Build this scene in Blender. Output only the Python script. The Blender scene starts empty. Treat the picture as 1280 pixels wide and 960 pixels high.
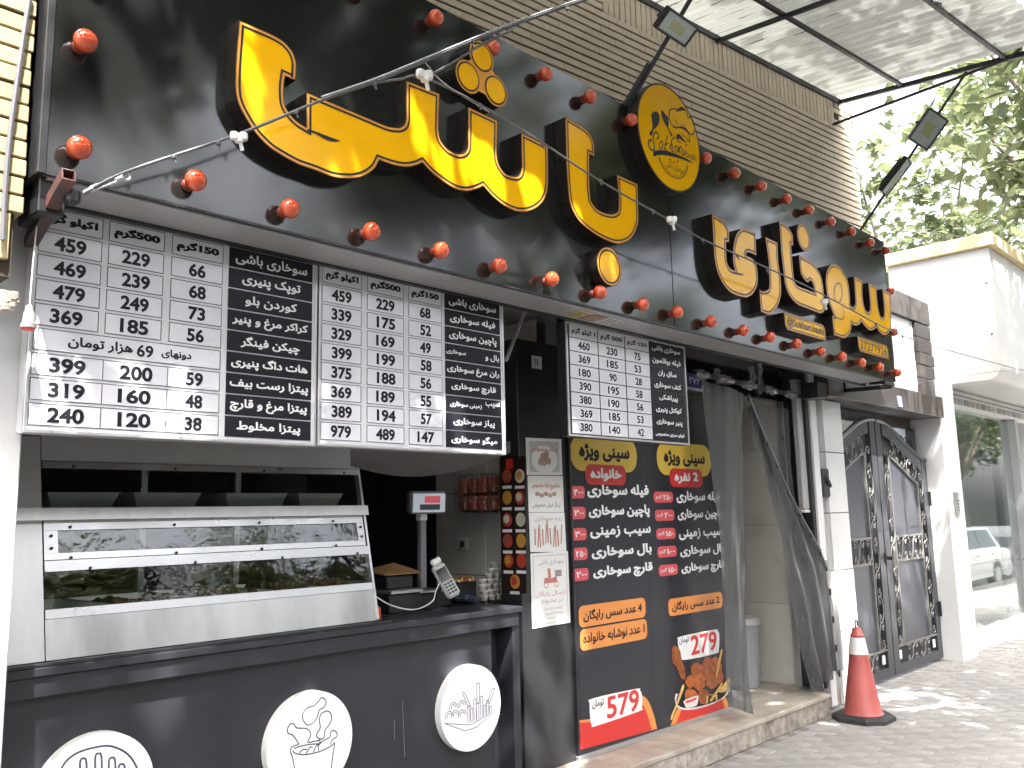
import bpy, bmesh, math, random
import numpy as np
from mathutils import Vector, Matrix
from mathutils.geometry import tessellate_polygon
random.seed(7)
SC = bpy.context.scene
COL = SC.collection
# ------------------------------------------------------------------ camera
YAW, PIT, ROL, FPX, EYE = math.radians(46.035), math.radians(8.645), math.radians(-1.271), 1092.6, 1.65
def _axes():
    f0 = np.array([math.sin(YAW), math.cos(YAW), 0.0])
    f = math.cos(PIT)*f0 + math.sin(PIT)*np.array([0, 0, 1.0])
    r = np.cross(f0, [0, 0, 1.0]); u = np.cross(r, f)
    return math.cos(ROL)*r + math.sin(ROL)*u, -math.sin(ROL)*r + math.cos(ROL)*u, f
RX, UX, FX = _axes()
CAM = np.array([0, 0, EYE])
cd = bpy.data.cameras.new('camera'); cam = bpy.data.objects.new('camera', cd); COL.objects.link(cam)
cd.sensor_fit = 'HORIZONTAL'; cd.sensor_width = 36.0; cd.lens = 36.0*FPX/1280.0
cd.clip_start = 0.05; cd.clip_end = 500
M = Matrix.Identity(4)
for i in range(3):
    M[i][0] = RX[i]; M[i][1] = UX[i]; M[i][2] = -FX[i]; M[i][3] = CAM[i]
cam.matrix_world = M
SC.camera = cam
# ------------------------------------------------------------------ light
SUNDIR = Vector((0.27, 0.45, -0.92)).normalized()      # the way the sunlight travels
w = bpy.data.worlds.new('World'); SC.world = w; w.use_nodes = True
nt = w.node_tree; bg = nt.nodes['Background']
sky = nt.nodes.new('ShaderNodeTexSky'); sky.sky_type = 'NISHITA'; sky.sun_disc = False
sky.sun_elevation = math.asin(-SUNDIR.z)
sky.sun_rotation = math.atan2(-SUNDIR.x, -SUNDIR.y)
sky.air_density = 0.8; sky.dust_density = 7.0; sky.ozone_density = 0.4
hz = nt.nodes.new('ShaderNodeHueSaturation'); hz.inputs['Saturation'].default_value = 0.45; nt.links.new(sky.outputs[0], hz.inputs['Color']); nt.links.new(hz.outputs[0], bg.inputs[0]); bg.inputs[1].default_value = 0.15
sd = bpy.data.lights.new('sun', 'SUN'); sd.energy = 2.3; sd.angle = math.radians(0.55); sd.color = (1, 0.975, 0.94)
so = bpy.data.objects.new('sun', sd); COL.objects.link(so); so.rotation_euler = SUNDIR.to_track_quat('-Z', 'Y').to_euler()
SC.view_settings.view_transform = 'Standard'; SC.view_settings.look = 'None'
SC.view_settings.exposure = 3.3; SC.view_settings.gamma = 1.0
SC.render.engine = 'CYCLES'
SC.cycles.max_bounces = 8; SC.cycles.transparent_max_bounces = 12; SC.cycles.diffuse_bounces = 4
SC.cycles.sample_clamp_indirect = 6.0; SC.cycles.caustics_reflective = False; SC.cycles.caustics_refractive = False
# ------------------------------------------------------------------ helpers
def ray(x, y): return FX*FPX + RX*(x-640) + UX*(480-y)
def at(x, y, Y=None, Z=None, X=None):
    d = ray(x, y)
    if Y is not None: return CAM + d*(Y-CAM[1])/d[1]
    if Z is not None: return CAM + d*(Z-CAM[2])/d[2]
    return CAM + d*(X-CAM[0])/d[0]
def on_plane(x, y, P, n):
    d = ray(x, y); P = np.array(P, float); n = np.array(n, float)
    return CAM + d*((P-CAM)@n)/(d@n)
def proj(P):
    P = np.array(P, float)-CAM; z = P@FX
    return 640+FPX*(P@RX)/z, 480-FPX*(P@UX)/z, z
MATS = {}
def mat(name, col, rough=0.6, metal=0.0, var=0.0, vs=6.0, bump=0.0, bs=30.0, alpha=None, trans=0.0, coat=0.0, emit=None, col2=None, spec=None, stretch=None, rvar=0.0, thr=None):
    if name in MATS: return MATS[name]
    m = bpy.data.materials.new(name); MATS[name] = m; m.use_nodes = True
    t = m.node_tree; b = t.nodes['Principled BSDF']; L = t.links
    b.inputs['Base Color'].default_value = (*col, 1); b.inputs['Roughness'].default_value = rough
    b.inputs['Metallic'].default_value = metal
    if trans: b.inputs['Transmission Weight'].default_value = trans
    if coat: b.inputs['Coat Weight'].default_value = coat; b.inputs['Coat Roughness'].default_value = 0.06
    if alpha is not None: b.inputs['Alpha'].default_value = alpha
    if spec is not None: b.inputs['Specular IOR Level'].default_value = spec
    if emit: b.inputs['Emission Color'].default_value = (*emit[0], 1); b.inputs['Emission Strength'].default_value = emit[1]
    if var or bump or rvar:
        tc = t.nodes.new('ShaderNodeTexCoord'); mp = t.nodes.new('ShaderNodeMapping'); L.new(tc.outputs['Object'], mp.inputs[0])
        if stretch: mp.inputs['Scale'].default_value = stretch
    if var or rvar:
        n = t.nodes.new('ShaderNodeTexNoise'); n.inputs['Scale'].default_value = vs; n.inputs['Detail'].default_value = 7; n.inputs['Roughness'].default_value = 0.62
        L.new(mp.outputs[0], n.inputs['Vector'])
    if var:
        cr = t.nodes.new('ShaderNodeValToRGB'); c2 = col2 if col2 else tuple(c*(1-var) for c in col)
        lo, hi = thr if thr else (0.35, 0.68)
        cr.color_ramp.elements[0].position = lo; cr.color_ramp.elements[0].color = (*c2, 1)
        cr.color_ramp.elements[1].position = hi; cr.color_ramp.elements[1].color = (*col, 1)
        L.new(n.outputs['Fac'], cr.inputs[0])
        oi = t.nodes.new('ShaderNodeObjectInfo'); hs = t.nodes.new('ShaderNodeHueSaturation')
        ma = t.nodes.new('ShaderNodeMapRange'); ma.inputs[3].default_value = 1-var*0.45; ma.inputs[4].default_value = 1+var*0.3
        L.new(oi.outputs['Random'], ma.inputs[0]); L.new(ma.outputs[0], hs.inputs['Value']); L.new(cr.outputs[0], hs.inputs['Color'])
        L.new(hs.outputs[0], b.inputs['Base Color'])
    if rvar:
        mr = t.nodes.new('ShaderNodeMapRange'); mr.inputs[1].default_value = 0.3; mr.inputs[2].default_value = 0.7
        mr.inputs[3].default_value = max(0.02, rough-rvar); mr.inputs[4].default_value = rough+rvar
        L.new(n.outputs['Fac'], mr.inputs[0]); L.new(mr.outputs[0], b.inputs['Roughness'])
    if bump:
        n2 = t.nodes.new('ShaderNodeTexNoise'); n2.inputs['Scale'].default_value = bs; n2.inputs['Detail'].default_value = 5
        bp = t.nodes.new('ShaderNodeBump'); bp.inputs['Strength'].default_value = min(1.0, bump); bp.inputs['Distance'].default_value = 0.004
        L.new(mp.outputs[0], n2.inputs['Vector']); L.new(n2.outputs['Fac'], bp.inputs['Height']); L.new(bp.outputs[0], b.inputs['Normal'])
    return m

class MB:
    def __init__(s): s.v = []; s.f = []
    def add(s, vs, fs):
        o = len(s.v); s.v += [tuple(map(float, v)) for v in vs]; s.f += [tuple(i+o for i in f) for f in fs]; return s
    def box(s, x0, x1, y0, y1, z0, z1, b=0.0, Mx=None):
        if x0 > x1: x0, x1 = x1, x0
        if y0 > y1: y0, y1 = y1, y0
        if z0 > z1: z0, z1 = z1, z0
        b = min(b, (x1-x0)*.45, (y1-y0)*.45, (z1-z0)*.45)
        if b <= 0:
            v = [(x, y, z) for x in (x0, x1) for y in (y0, y1) for z in (z0, z1)]
            f = [(0, 1, 3, 2), (4, 6, 7, 5), (0, 4, 5, 1), (2, 3, 7, 6), (0, 2, 6, 4), (1, 5, 7, 3)]
        else:
            bm = bmesh.new(); bmesh.ops.create_cube(bm, size=1)
            for q in bm.verts: q.co = Vector(((x0+x1)/2+q.co.x*(x1-x0), (y0+y1)/2+q.co.y*(y1-y0), (z0+z1)/2+q.co.z*(z1-z0)))
            bmesh.ops.bevel(bm, geom=list(bm.edges), offset=b, segments=1, affect='EDGES', profile=0.5)
            bm.verts.index_update(); v = [tuple(q.co) for q in bm.verts]; f = [tuple(q.index for q in fc.verts) for fc in bm.faces]; bm.free()
        if Mx is not None: v = [tuple(Mx @ Vector(q)) for q in v]
        return s.add(v, f)
    def prism(s, poly, y0, y1, back=True, front=True, side=True):
        """poly: (x,z) outline; front face at y0 (nearer the street), extruded to y1"""
        n = len(poly); a = sum(poly[i][0]*poly[(i+1) % n][1]-poly[(i+1) % n][0]*poly[i][1] for i in range(n))
        if a < 0: poly = poly[::-1]
        v = [(x, y0, z) for x, z in poly] + [(x, y1, z) for x, z in poly]
        tri = tessellate_polygon([[Vector((x, z, 0)) for x, z in poly]])
        f = []
        for t in tri:
            p = [poly[i] for i in t]; ar = (p[1][0]-p[0][0])*(p[2][1]-p[0][1])-(p[2][0]-p[0][0])*(p[1][1]-p[0][1])
            t = tuple(t) if ar > 0 else tuple(t)[::-1]
            if front: f.append(t)
            if back: f.append(tuple(i+n for i in t[::-1]))
        if side: f += [(i, i+n, (i+1) % n+n, (i+1) % n) for i in range(n)]
        return s.add(v, f)
    def flat(s, poly, y): return s.prism(poly, y, y, back=False, side=False)
    def quad(s, a, b, c, d): return s.add([a, b, c, d], [(0, 1, 2, 3)])
    def tube(s, pts, r, n=8, cap=True):
        pts = [Vector(p) for p in pts]; rs = r if isinstance(r, (list, tuple)) else [r]*len(pts)
        v = []; f = []; up = None
        for i, p in enumerate(pts):
            t = (pts[min(i+1, len(pts)-1)]-pts[max(i-1, 0)]).normalized()
            if up is None:
                up = Vector((0, 0, 1)) if abs(t.z) < .9 else Vector((1, 0, 0))
            x = t.cross(up).normalized(); up = x.cross(t).normalized()
            for k in range(n):
                a = 2*math.pi*k/n; v.append(p+(x*math.cos(a)+up*math.sin(a))*rs[i])
        for i in range(len(pts)-1):
            for k in range(n): f.append((i*n+k, i*n+(k+1) % n, (i+1)*n+(k+1) % n, (i+1)*n+k))
        if cap: f.append(tuple(range(n))[::-1]); f.append(tuple((len(pts)-1)*n+k for k in range(n)))
        return s.add(v, f)
    def lathe(s, prof, n=20, axis='z', c=(0, 0, 0), cap=True):
        v = []; f = []
        for r, h in prof:
            for k in range(n):
                a = 2*math.pi*k/n; x, y = r*math.cos(a), r*math.sin(a)
                v.append((c[0]+x, c[1]+y, c[2]+h) if axis == 'z' else (c[0]+x, c[1]+h, c[2]+y))
        m = len(prof)
        for i in range(m-1):
            for k in range(n):
                q = (i*n+k, i*n+(k+1) % n, (i+1)*n+(k+1) % n, (i+1)*n+k); f.append(q if axis == 'z' else q[::-1])
        if cap: f.append(tuple(range(n))[::-1] if axis == 'z' else tuple(range(n))); q = tuple((m-1)*n+k for k in range(n)); f.append(q if axis == 'z' else q[::-1])
        return s.add(v, f)
    def bar(s, a, b, w, h=None):
        """rectangular bar from a to b"""
        h = h or w; a = Vector(a); b = Vector(b); t = (b-a).normalized(); up = Vector((0, 0, 1)) if abs(t.z) < .95 else Vector((0, 1, 0))
        x = t.cross(up).normalized(); u = x.cross(t).normalized(); v = []
        for p in (a, b):
            for i, j in ((-1, -1), (1, -1), (1, 1), (-1, 1)): v.append(p+x*(i*w/2)+u*(j*h/2))
        return s.add(v, [(0, 3, 2, 1), (4, 5, 6, 7), (0, 1, 5, 4), (1, 2, 6, 5), (2, 3, 7, 6), (3, 0, 4, 7)])
    def stroke(s, pts, w, y, closed=False):
        """flat ribbon on a facade plane along (x,z) points"""
        n = len(pts); L = []; R = []
        for i in range(n):
            a = pts[(i-1) % n] if (closed or i > 0) else pts[i]; c = pts[(i+1) % n] if (closed or i < n-1) else pts[i]; b = pts[i]
            d1 = Vector((b[0]-a[0], b[1]-a[1])); d2 = Vector((c[0]-b[0], c[1]-b[1]))
            if d1.length < 1e-9: d1 = d2
            if d2.length < 1e-9: d2 = d1
            d1 = d1.normalized() if d1.length > 0 else Vector((1, 0)); d2 = d2.normalized() if d2.length > 0 else d1
            t = d1+d2; t = t.normalized() if t.length > 1e-6 else d1
            nn = Vector((-t.y, t.x)); k = 1/max(.45, nn.dot(Vector((-d1.y, d1.x))))
            L.append((b[0]+nn.x*w/2*k, y, b[1]+nn.y*w/2*k)); R.append((b[0]-nn.x*w/2*k, y, b[1]-nn.y*w/2*k))
        f = [(n+i, n+(i+1) % n, (i+1) % n, i) for i in range(n if closed else n-1)]
        return s.add(L+R, f)
    def build(s, name, m, parent=None, smooth=False, loc=None, local=False):
        me = bpy.data.meshes.new(name)
        off = np.array(loc if loc is not None else (0, 0, 0), float)
        if parent is not None and loc is None: off = np.array(ORG.get(parent.name, (0, 0, 0)))
        if local: off = np.zeros(3)
        me.from_pydata([tuple(np.array(q)-off) for q in s.v], [], s.f); me.update()
        if smooth:
            me.polygons.foreach_set('use_smooth', [True]*len(me.polygons))
            try: me.set_sharp_from_angle(angle=math.radians(38))
            except Exception: pass
        if m is not None: me.materials.append(m)
        o = bpy.data.objects.new(name, me); COL.objects.link(o)
        if loc is not None: o.location = loc
        if parent is not None:
            o.parent = parent; ORG[o.name] = ORG.get(parent.name, (0, 0, 0))
            if loc is not None: o.location = np.array(loc)-np.array(ORG.get(parent.name, (0, 0, 0))); ORG[o.name] = tuple(loc)
        elif loc is not None: ORG[o.name] = tuple(loc)
        return o
ORG = {}
def tag(o, label=None, cat=None, group=None, kind=None):
    if label: o['label'] = label
    if cat: o['category'] = cat
    if group: o['group'] = group
    if kind: o['kind'] = kind
    return o
def thing(name, label, cat, loc=(0, 0, 0), group=None):
    o = bpy.data.objects.new(name, None); COL.objects.link(o); o.location = loc; o.empty_display_size = .1
    ORG[o.name] = tuple(float(q) for q in loc); return tag(o, label, cat, group)
def struct(o): o['kind'] = 'structure'; return o
def inst(src, name, parent, loc, rot=None, m=None):
    """a copy sharing mesh data, placed at world loc under parent"""
    o = src.copy() if src.name in COL.objects else src.copy()
    o.name = name; COL.objects.link(o)
    base = np.array(ORG.get(parent.name, (0, 0, 0))) if parent else 0
    o.parent = parent; o.location = np.array(loc, float)-base
    if rot is not None: o.rotation_euler = rot
    ORG[o.name] = tuple(np.array(loc, float)); return o
def smoothpts(pts, closed=True, k=5):
    """Catmull-Rom through points, a third item marks a sharp corner"""
    n = len(pts); out = []
    P = [(float(p[0]), float(p[1])) for p in pts]; S = [len(p) > 2 for p in pts]
    for i in range(n if closed else n-1):
        p1 = P[i]; p2 = P[(i+1) % n]
        p0 = P[(i-1) % n] if (closed or i > 0) else p1; p3 = P[(i+2) % n] if (closed or i < n-2) else p2
        if S[i]: p0 = p1
        if S[(i+1) % n]: p3 = p2
        if S[i] and S[(i+1) % n]: out.append(p1); continue
        for j in range(k):
            t = j/k; t2 = t*t; t3 = t2*t
            out.append(tuple(.5*((2*p1[c])+(-p0[c]+p2[c])*t+(2*p0[c]-5*p1[c]+4*p2[c]-p3[c])*t2+(-p0[c]+3*p1[c]-3*p2[c]+p3[c])*t3) for c in (0, 1)))
    if not closed: out.append(P[-1])
    return out
def inset(poly, d):
    """polygon moved inwards by d"""
    n = len(poly); a = sum(poly[i][0]*poly[(i+1) % n][1]-poly[(i+1) % n][0]*poly[i][1] for i in range(n)); sg = 1 if a > 0 else -1
    out = []
    for i in range(n):
        a_, b, c = Vector(poly[i-1]), Vector(poly[i]), Vector(poly[(i+1) % n])
        d1 = (b-a_); d2 = (c-b)
        if d1.length < 1e-7: d1 = d2
        if d2.length < 1e-7: d2 = d1
        d1.normalize(); d2.normalize(); t = d1+d2
        t = t.normalized() if t.length > 1e-5 else d1
        nn = Vector((-t.y, t.x))*sg; k = 1/max(.5, nn.dot(Vector((-d1.y, d1.x))*sg)); out.append((b.x+nn.x*d*k, b.y+nn.y*d*k))
    return out
def ring(mb, p1, p2, y):
    n = len(p1); a = sum(p1[i][0]*p1[(i+1) % n][1]-p1[(i+1) % n][0]*p1[i][1] for i in range(n))
    f = [(i, (i+1) % n, n+(i+1) % n, n+i) for i in range(n)]
    if a < 0: f = [q[::-1] for q in f]
    return mb.add([(x, y, z) for x, z in p1]+[(x, y, z) for x, z in p2], f)
# ------------------------------------------------------------------ lettering
DU = {'ا': (0xFE8D, 0xFE8E), 'د': (0xFEA9, 0xFEAA), 'ذ': (0xFEAB, 0xFEAC), 'ر': (0xFEAD, 0xFEAE), 'ز': (0xFEAF, 0xFEB0), 'ژ': (0xFB8A, 0xFB8B), 'و': (0xFEED, 0xFEEE)}
QU = {'ب': 0xFE8F, 'ت': 0xFE95, 'ج': 0xFE9D, 'ح': 0xFEA1, 'خ': 0xFEA5, 'س': 0xFEB1, 'ش': 0xFEB5, 'ص': 0xFEB9, 'ط': 0xFEC1, 'ع': 0xFEC9, 'غ': 0xFECD, 'ف': 0xFED1, 'ق': 0xFED5, 'ل': 0xFEDD, 'م': 0xFEE1, 'ن': 0xFEE5, 'ه': 0xFEE9, 'پ': 0xFB56, 'چ': 0xFB7A, 'ک': 0xFB8E, 'گ': 0xFB92, 'ی': 0xFBFC}
def shape_fa(t):
    if not any(c in QU or c in DU for c in t): return t
    out = []; n = len(t)
    for i, c in enumerate(t):
        pj = i > 0 and t[i-1] in QU; nj = i < n-1 and (t[i+1] in QU or t[i+1] in DU)
        if c in QU: out.append(chr(QU[c]+(3 if pj and nj else 1 if pj else 2 if nj else 0)))
        elif c in DU: out.append(chr(DU[c][1 if pj else 0]))
        else: out.append(c)
    res = []; run = []
    for c in out:
        if c.isdigit(): run.append(c)
        else:
            if run: res.append(''.join(run)); run = []
            res.append(c)
    if run: res.append(''.join(run))
    return ''.join(reversed(res))
_GL = {}
def contours(txt, sp=1.0):
    key = (txt, sp)
    if key in _GL: return _GL[key]
    c = bpy.data.curves.new('t', 'FONT'); c.body = shape_fa(txt); c.fill_mode = 'NONE'; c.resolution_u = 3; c.space_character = sp; c.dimensions = '2D'
    o = bpy.data.objects.new('t', c); COL.objects.link(o)
    me = o.to_mesh(); nb = {}
    for e in me.edges:
        a, b = e.vertices; nb.setdefault(a, []).append(b); nb.setdefault(b, []).append(a)
    seen = set(); loops = []
    for s0 in range(len(me.vertices)):
        if s0 in seen or s0 not in nb: continue
        lp = [s0]; seen.add(s0); cur = s0
        while True:
            nx = [q for q in nb[cur] if q not in seen]
            if not nx: break
            nq = nx[0] if cur != s0 else min(nx)
            cur = nq; seen.add(cur); lp.append(cur)
        if len(lp) > 2:
            pl = []
            for q in lp:
                p = (me.vertices[q].co.x, me.vertices[q].co.y)
                if not pl or (p[0]-pl[-1][0])**2+(p[1]-pl[-1][1])**2 > 1e-8: pl.append(p)
            if (pl[0][0]-pl[-1][0])**2+(pl[0][1]-pl[-1][1])**2 < 1e-8: pl.pop()
            if len(pl) > 2: loops.append(pl)
    o.to_mesh_clear(); bpy.data.objects.remove(o); bpy.data.curves.remove(c)
    _GL[key] = loops; return loops
def area(p): return .5*sum(p[i][0]*p[(i+1) % len(p)][1]-p[(i+1) % len(p)][0]*p[i][1] for i in range(len(p)))
def inside(pt, p):
    x, y = pt; r = False; n = len(p); j = n-1
    for i in range(n):
        if (p[i][1] > y) != (p[j][1] > y) and x < (p[j][0]-p[i][0])*(y-p[i][1])/(p[j][1]-p[i][1])+p[i][0]: r = not r
        j = i
    return r
_TX = {}
from mathutils.geometry import delaunay_2d_cdt
def textmesh(txt, bold, sp):
    """triangles of a word, overlapping strokes merged by winding number; unit box"""
    key = (txt, bold, sp)
    if key in _TX: return _TX[key]
    lp = contours(txt, sp); xs = [p[0] for l in lp for p in l]; ys = [p[1] for l in lp for p in l]
    bx0, bx1, by0, by1 = min(xs), max(xs), min(ys), max(ys); H = by1-by0; bd = bold*H
    ars = [area(l) for l in lp]; L2 = []
    for i, l in enumerate(lp):
        hole = any(j != i and ars[j]*ars[i] < 0 and abs(ars[j]) > abs(ars[i]) and inside(l[0], lp[j]) for j in range(len(lp)))
        if bold:
            q = inset(l, bd if hole else -bd)
            if hole and (area(q)*ars[i] <= 0 or abs(area(q)) > abs(ars[i])): continue
            l = q
        L2.append(l)
    V = []; E_ = []
    for l in L2:
        o = len(V); V += [Vector(p) for p in l]; E_ += [(o+i, o+(i+1) % len(l)) for i in range(len(l))]
    vo, eo, fo = delaunay_2d_cdt(V, E_, [], 0, 1e-6)[:3]
    P = np.array([tuple(v) for v in vo]); F = [tuple(f) for f in fo]
    C_ = np.array([P[list(f)].mean(axis=0) for f in F]); wn = np.zeros(len(F))
    for l in L2:
        A = np.array(l); B = np.roll(A, -1, axis=0)
        for (x1, y1), (x2, y2) in zip(A, B):
            cr = (x2-x1)*(C_[:, 1]-y1)-(C_[:, 0]-x1)*(y2-y1)
            wn += ((y1 <= C_[:, 1]) & (y2 > C_[:, 1]) & (cr > 0)).astype(int)-((y1 > C_[:, 1]) & (y2 <= C_[:, 1]) & (cr < 0)).astype(int)
    F = [f for f, k in zip(F, wn) if abs(k) > .5]
    mn = P[sorted({i for f in F for i in f})]; x0, y0 = mn.min(axis=0); x1, y1 = mn.max(axis=0)
    us = {}; W_ = []; G_ = []
    for f in F:
        a_, b_, c_ = (P[i] for i in f); ar = (b_[0]-a_[0])*(c_[1]-a_[1])-(c_[0]-a_[0])*(b_[1]-a_[1])
        if abs(ar) < 1e-10: continue
        f = f if ar > 0 else f[::-1]; g_ = []
        for i in f:
            if i not in us: us[i] = len(W_); W_.append(((P[i][0]-x0)/(x1-x0), (P[i][1]-y0)/(y1-y0)))
            g_.append(us[i])
        G_.append(tuple(g_))
    _TX[key] = (W_, G_); return _TX[key]
def text(txt, x0, x1, zc, h, y, m, parent, name='lettering', bold=0.0, sp=1.0, skew=0.0, map3=None):
    W_, G_ = textmesh(txt, bold, sp); mb = MB(); v = []
    for u, t in W_:
        X_ = x0+u*(x1-x0); Z_ = zc+(t-.5)*h+skew*(X_-(x0+x1)/2); v.append((X_, y, Z_) if map3 is None else map3(X_, Z_))
    return tag(mb.add(v, G_).build(name, m, parent), kind=None)
def pbox(l, r, hp, Y):
    """box on the plane Y from its left and right middle points and its height in the picture"""
    a = at(*l, Y=Y); b = at(*r, Y=Y); cx, cy = (l[0]+r[0])/2, (l[1]+r[1])/2
    return a[0], b[0], (a[2]+b[2])/2, at(cx, cy-hp/2, Y=Y)[2]-at(cx, cy+hp/2, Y=Y)[2]
def ptext(txt, l, r, hp, Y, m, parent, **k):
    x0, x1, zc, h = pbox(l, r, hp, Y); return text(txt, x0, x1, zc, h, Y, m, parent, **k)
def rrect(x0, x1, z0, z1, r, k=5, c=None):
    c = c or (1, 1, 1, 1); out = []
    for i, (cx, cz, a0) in enumerate(((x1-r, z1-r, 0), (x0+r, z1-r, 90), (x0+r, z0+r, 180), (x1-r, z0+r, 270))):
        if not c[i]:
            out.append(((x1, z1), (x0, z1), (x0, z0), (x1, z0))[i]); continue
        for j in range(k+1):
            a = math.radians(a0+90*j/k); out.append((cx+r*math.cos(a), cz+r*math.sin(a)))
    return out
def circ(cx, cz, r, n=32, rz=None): return [(cx+r*math.cos(2*math.pi*i/n), cz+(rz or r)*math.sin(2*math.pi*i/n)) for i in range(n)]
def ptrace(pts, Y, ox=0, oy=0, s=1, closed=True, k=5):
    """outline traced in picture pixels, laid on the facade plane Y in metres"""
    q = [((p[0]/s+ox, p[1]/s+oy)+tuple(p[2:])) for p in pts]
    w_ = []
    for p in q:
        P = at(p[0], p[1], Y=Y); w_.append((P[0], P[2])+tuple(p[2:]))
    return smoothpts(w_, closed, k)
# ------------------------------------------------------------------ materials
m_panel = mat('panel_black', (0.012, 0.013, 0.012), rough=0.12, rvar=0.05, vs=1.5, spec=0.55)
m_dark = mat('dark_metal', (0.022, 0.022, 0.025), rough=0.38, var=.25, vs=9, rvar=.1)
m_navy = mat('counter_black', (0.027, 0.028, 0.036), rough=0.42, var=.3, vs=3, rvar=.12)
m_alu = mat('aluminium', (0.62, 0.62, 0.62), rough=0.32, metal=.85, var=.12, vs=5, rvar=.08)
m_steel = mat('stainless', (0.66, 0.655, 0.64), rough=0.36, metal=1.0, var=.42, vs=1.6, rvar=.08, stretch=(1.6, 1, .35), thr=(.34, .62))  # broad light and dark bands in the colour imitate uneven reflections
m_soff = mat('soffit_grey', (0.42, 0.42, 0.42), rough=0.4, metal=.3, var=.15, vs=4)
m_white = mat('white_tile', (0.76, 0.76, 0.75), rough=0.16, var=.06, vs=2, rvar=.06)
m_whitep = mat('white_paint', (0.74, 0.74, 0.73), rough=0.5, var=.08, vs=3)
m_board = mat('board_white', (0.70, 0.70, 0.74), rough=0.25, var=.05, vs=3, coat=.3)
m_cell = mat('cell_white', (0.72, 0.72, 0.77), rough=0.22, coat=.3)
m_ink = mat('black_print', (0.018, 0.018, 0.024), rough=0.35)
m_ink.node_tree.nodes['Principled BSDF'].inputs['IOR'].default_value = 1.25
m_inkt = mat('white_print', (0.78, 0.78, 0.78), rough=0.4)
m_line = mat('grey_line', (0.06, 0.06, 0.07), rough=0.4)
m_glass = None
m_yel = mat('yellow_acrylic', (0.80, 0.42, 0.006), rough=0.10, spec=.3, bump=.12, bs=6, var=.06, vs=8)
for _m in (m_yel,): _m.node_tree.nodes['Principled BSDF'].inputs['IOR'].default_value = 1.22
m_rim = mat('rim_orange', (0.60, 0.27, 0.045), rough=0.2)
m_rim.node_tree.nodes['Principled BSDF'].inputs['IOR'].default_value = 1.22
m_side = mat('letter_side', (0.03, 0.022, 0.017), rough=0.35, var=.8, vs=60, col2=(0.006, 0.005, 0.005), thr=(.45, .6))
m_red = mat('red_bulb', (0.70, 0.085, 0.02), rough=0.08, coat=.9, var=.25, vs=30, bump=.25, bs=40)
m_sock = mat('bulb_socket', (0.16, 0.03, 0.02), rough=0.4)
m_brick = mat('beige_brick', (0.80, 0.70, 0.55), rough=0.75, var=.13, vs=7, bump=.5, bs=60)
m_bricky = mat('yellow_brick', (0.40, 0.32, 0.17), rough=0.55, var=.22, vs=9, bump=.5, bs=60)
m_mort = mat('dark_mortar', (0.05, 0.038, 0.026), rough=0.9)
m_pave = mat('grey_paver', (0.355, 0.34, 0.325), rough=0.85, var=.28, vs=7, bump=.8, bs=90)
m_joint = mat('paver_joint', (0.23, 0.215, 0.20), rough=0.95, var=.3, vs=9)
m_slab = mat('travertine', (0.50, 0.45, 0.38), rough=0.5, var=.35, vs=5, bump=.4, bs=25, col2=(0.30, 0.26, 0.21))
m_rstone = mat('rough_travertine', (0.46, 0.42, 0.37), rough=0.85, var=.5, vs=14, bump=1.0, bs=45, col2=(0.20, 0.17, 0.14))
m_beam = mat('brown_clad', (0.06, 0.051, 0.048), rough=0.4, var=.15, vs=4, rvar=.1)
m_gate = mat('gate_paint', (0.055, 0.058, 0.066), rough=0.38, var=.15, vs=4)
m_gpanel = mat('gate_sheet', (0.062, 0.065, 0.08), rough=0.35, var=.1, vs=3)
m_scroll = mat('scroll_silver', (0.27, 0.265, 0.25), rough=0.45, metal=.4, var=.2, vs=20)
m_asph = mat('asphalt', (0.055, 0.055, 0.055), rough=0.9, var=.3, vs=12, bump=.6, bs=120)
m_wood = mat('bark', (0.20, 0.17, 0.13), rough=0.9, var=.4, vs=5, bump=.9, bs=14)
m_leaf = mat('leaf_green', (0.085, 0.105, 0.045), rough=0.5, var=.5, vs=.9, col2=(0.04, 0.062, 0.018))
tt = m_leaf.node_tree; pb = tt.nodes['Principled BSDF']; mo = tt.nodes['Material Output']
tr = tt.nodes.new('ShaderNodeBsdfTranslucent'); tr.inputs[0].default_value = (0.19, 0.22, 0.10, 1); mx = tt.nodes.new('ShaderNodeMixShader'); mx.inputs[0].default_value = .32
tt.links.new(pb.outputs[0], mx.inputs[1]); tt.links.new(tr.outputs[0], mx.inputs[2]); tt.links.new(mx.outputs[0], mo.inputs[0])
m_redp = mat('red_print', (0.60, 0.035, 0.03), rough=0.3)
m_pink = mat('price_red', (0.62, 0.09, 0.10), rough=0.3)
m_yelp = mat('yellow_print', (0.72, 0.50, 0.07), rough=0.3)
m_orp = mat('orange_print', (0.74, 0.28, 0.07), rough=0.3)
m_ban = mat('banner_dark', (0.024, 0.024, 0.031), rough=0.22, rvar=.06, vs=2)
m_rubber = mat('black_rubber', (0.03, 0.03, 0.03), rough=0.7, var=.3, vs=20)
m_cone = mat('cone_red', (0.46, 0.10, 0.09), rough=0.5, var=.22, vs=6)
m_reflw = mat('reflective_white', (0.72, 0.72, 0.70), rough=0.35, var=.1, vs=12)
m_rust = mat('rusty_red', (0.16, 0.055, 0.04), rough=0.6, var=.45, vs=14, col2=(0.05, 0.03, 0.028))
m_wire = mat('grey_cable', (0.10, 0.10, 0.11), rough=0.4)
m_clip = mat('white_plastic', (0.75, 0.75, 0.73), rough=0.35)
m_paper = mat('poster_paper', (0.83, 0.82, 0.80), rough=0.25, var=.04, vs=4)
m_floor = mat('shop_floor', (0.58, 0.56, 0.52), rough=0.25, var=.12, vs=3)
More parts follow.
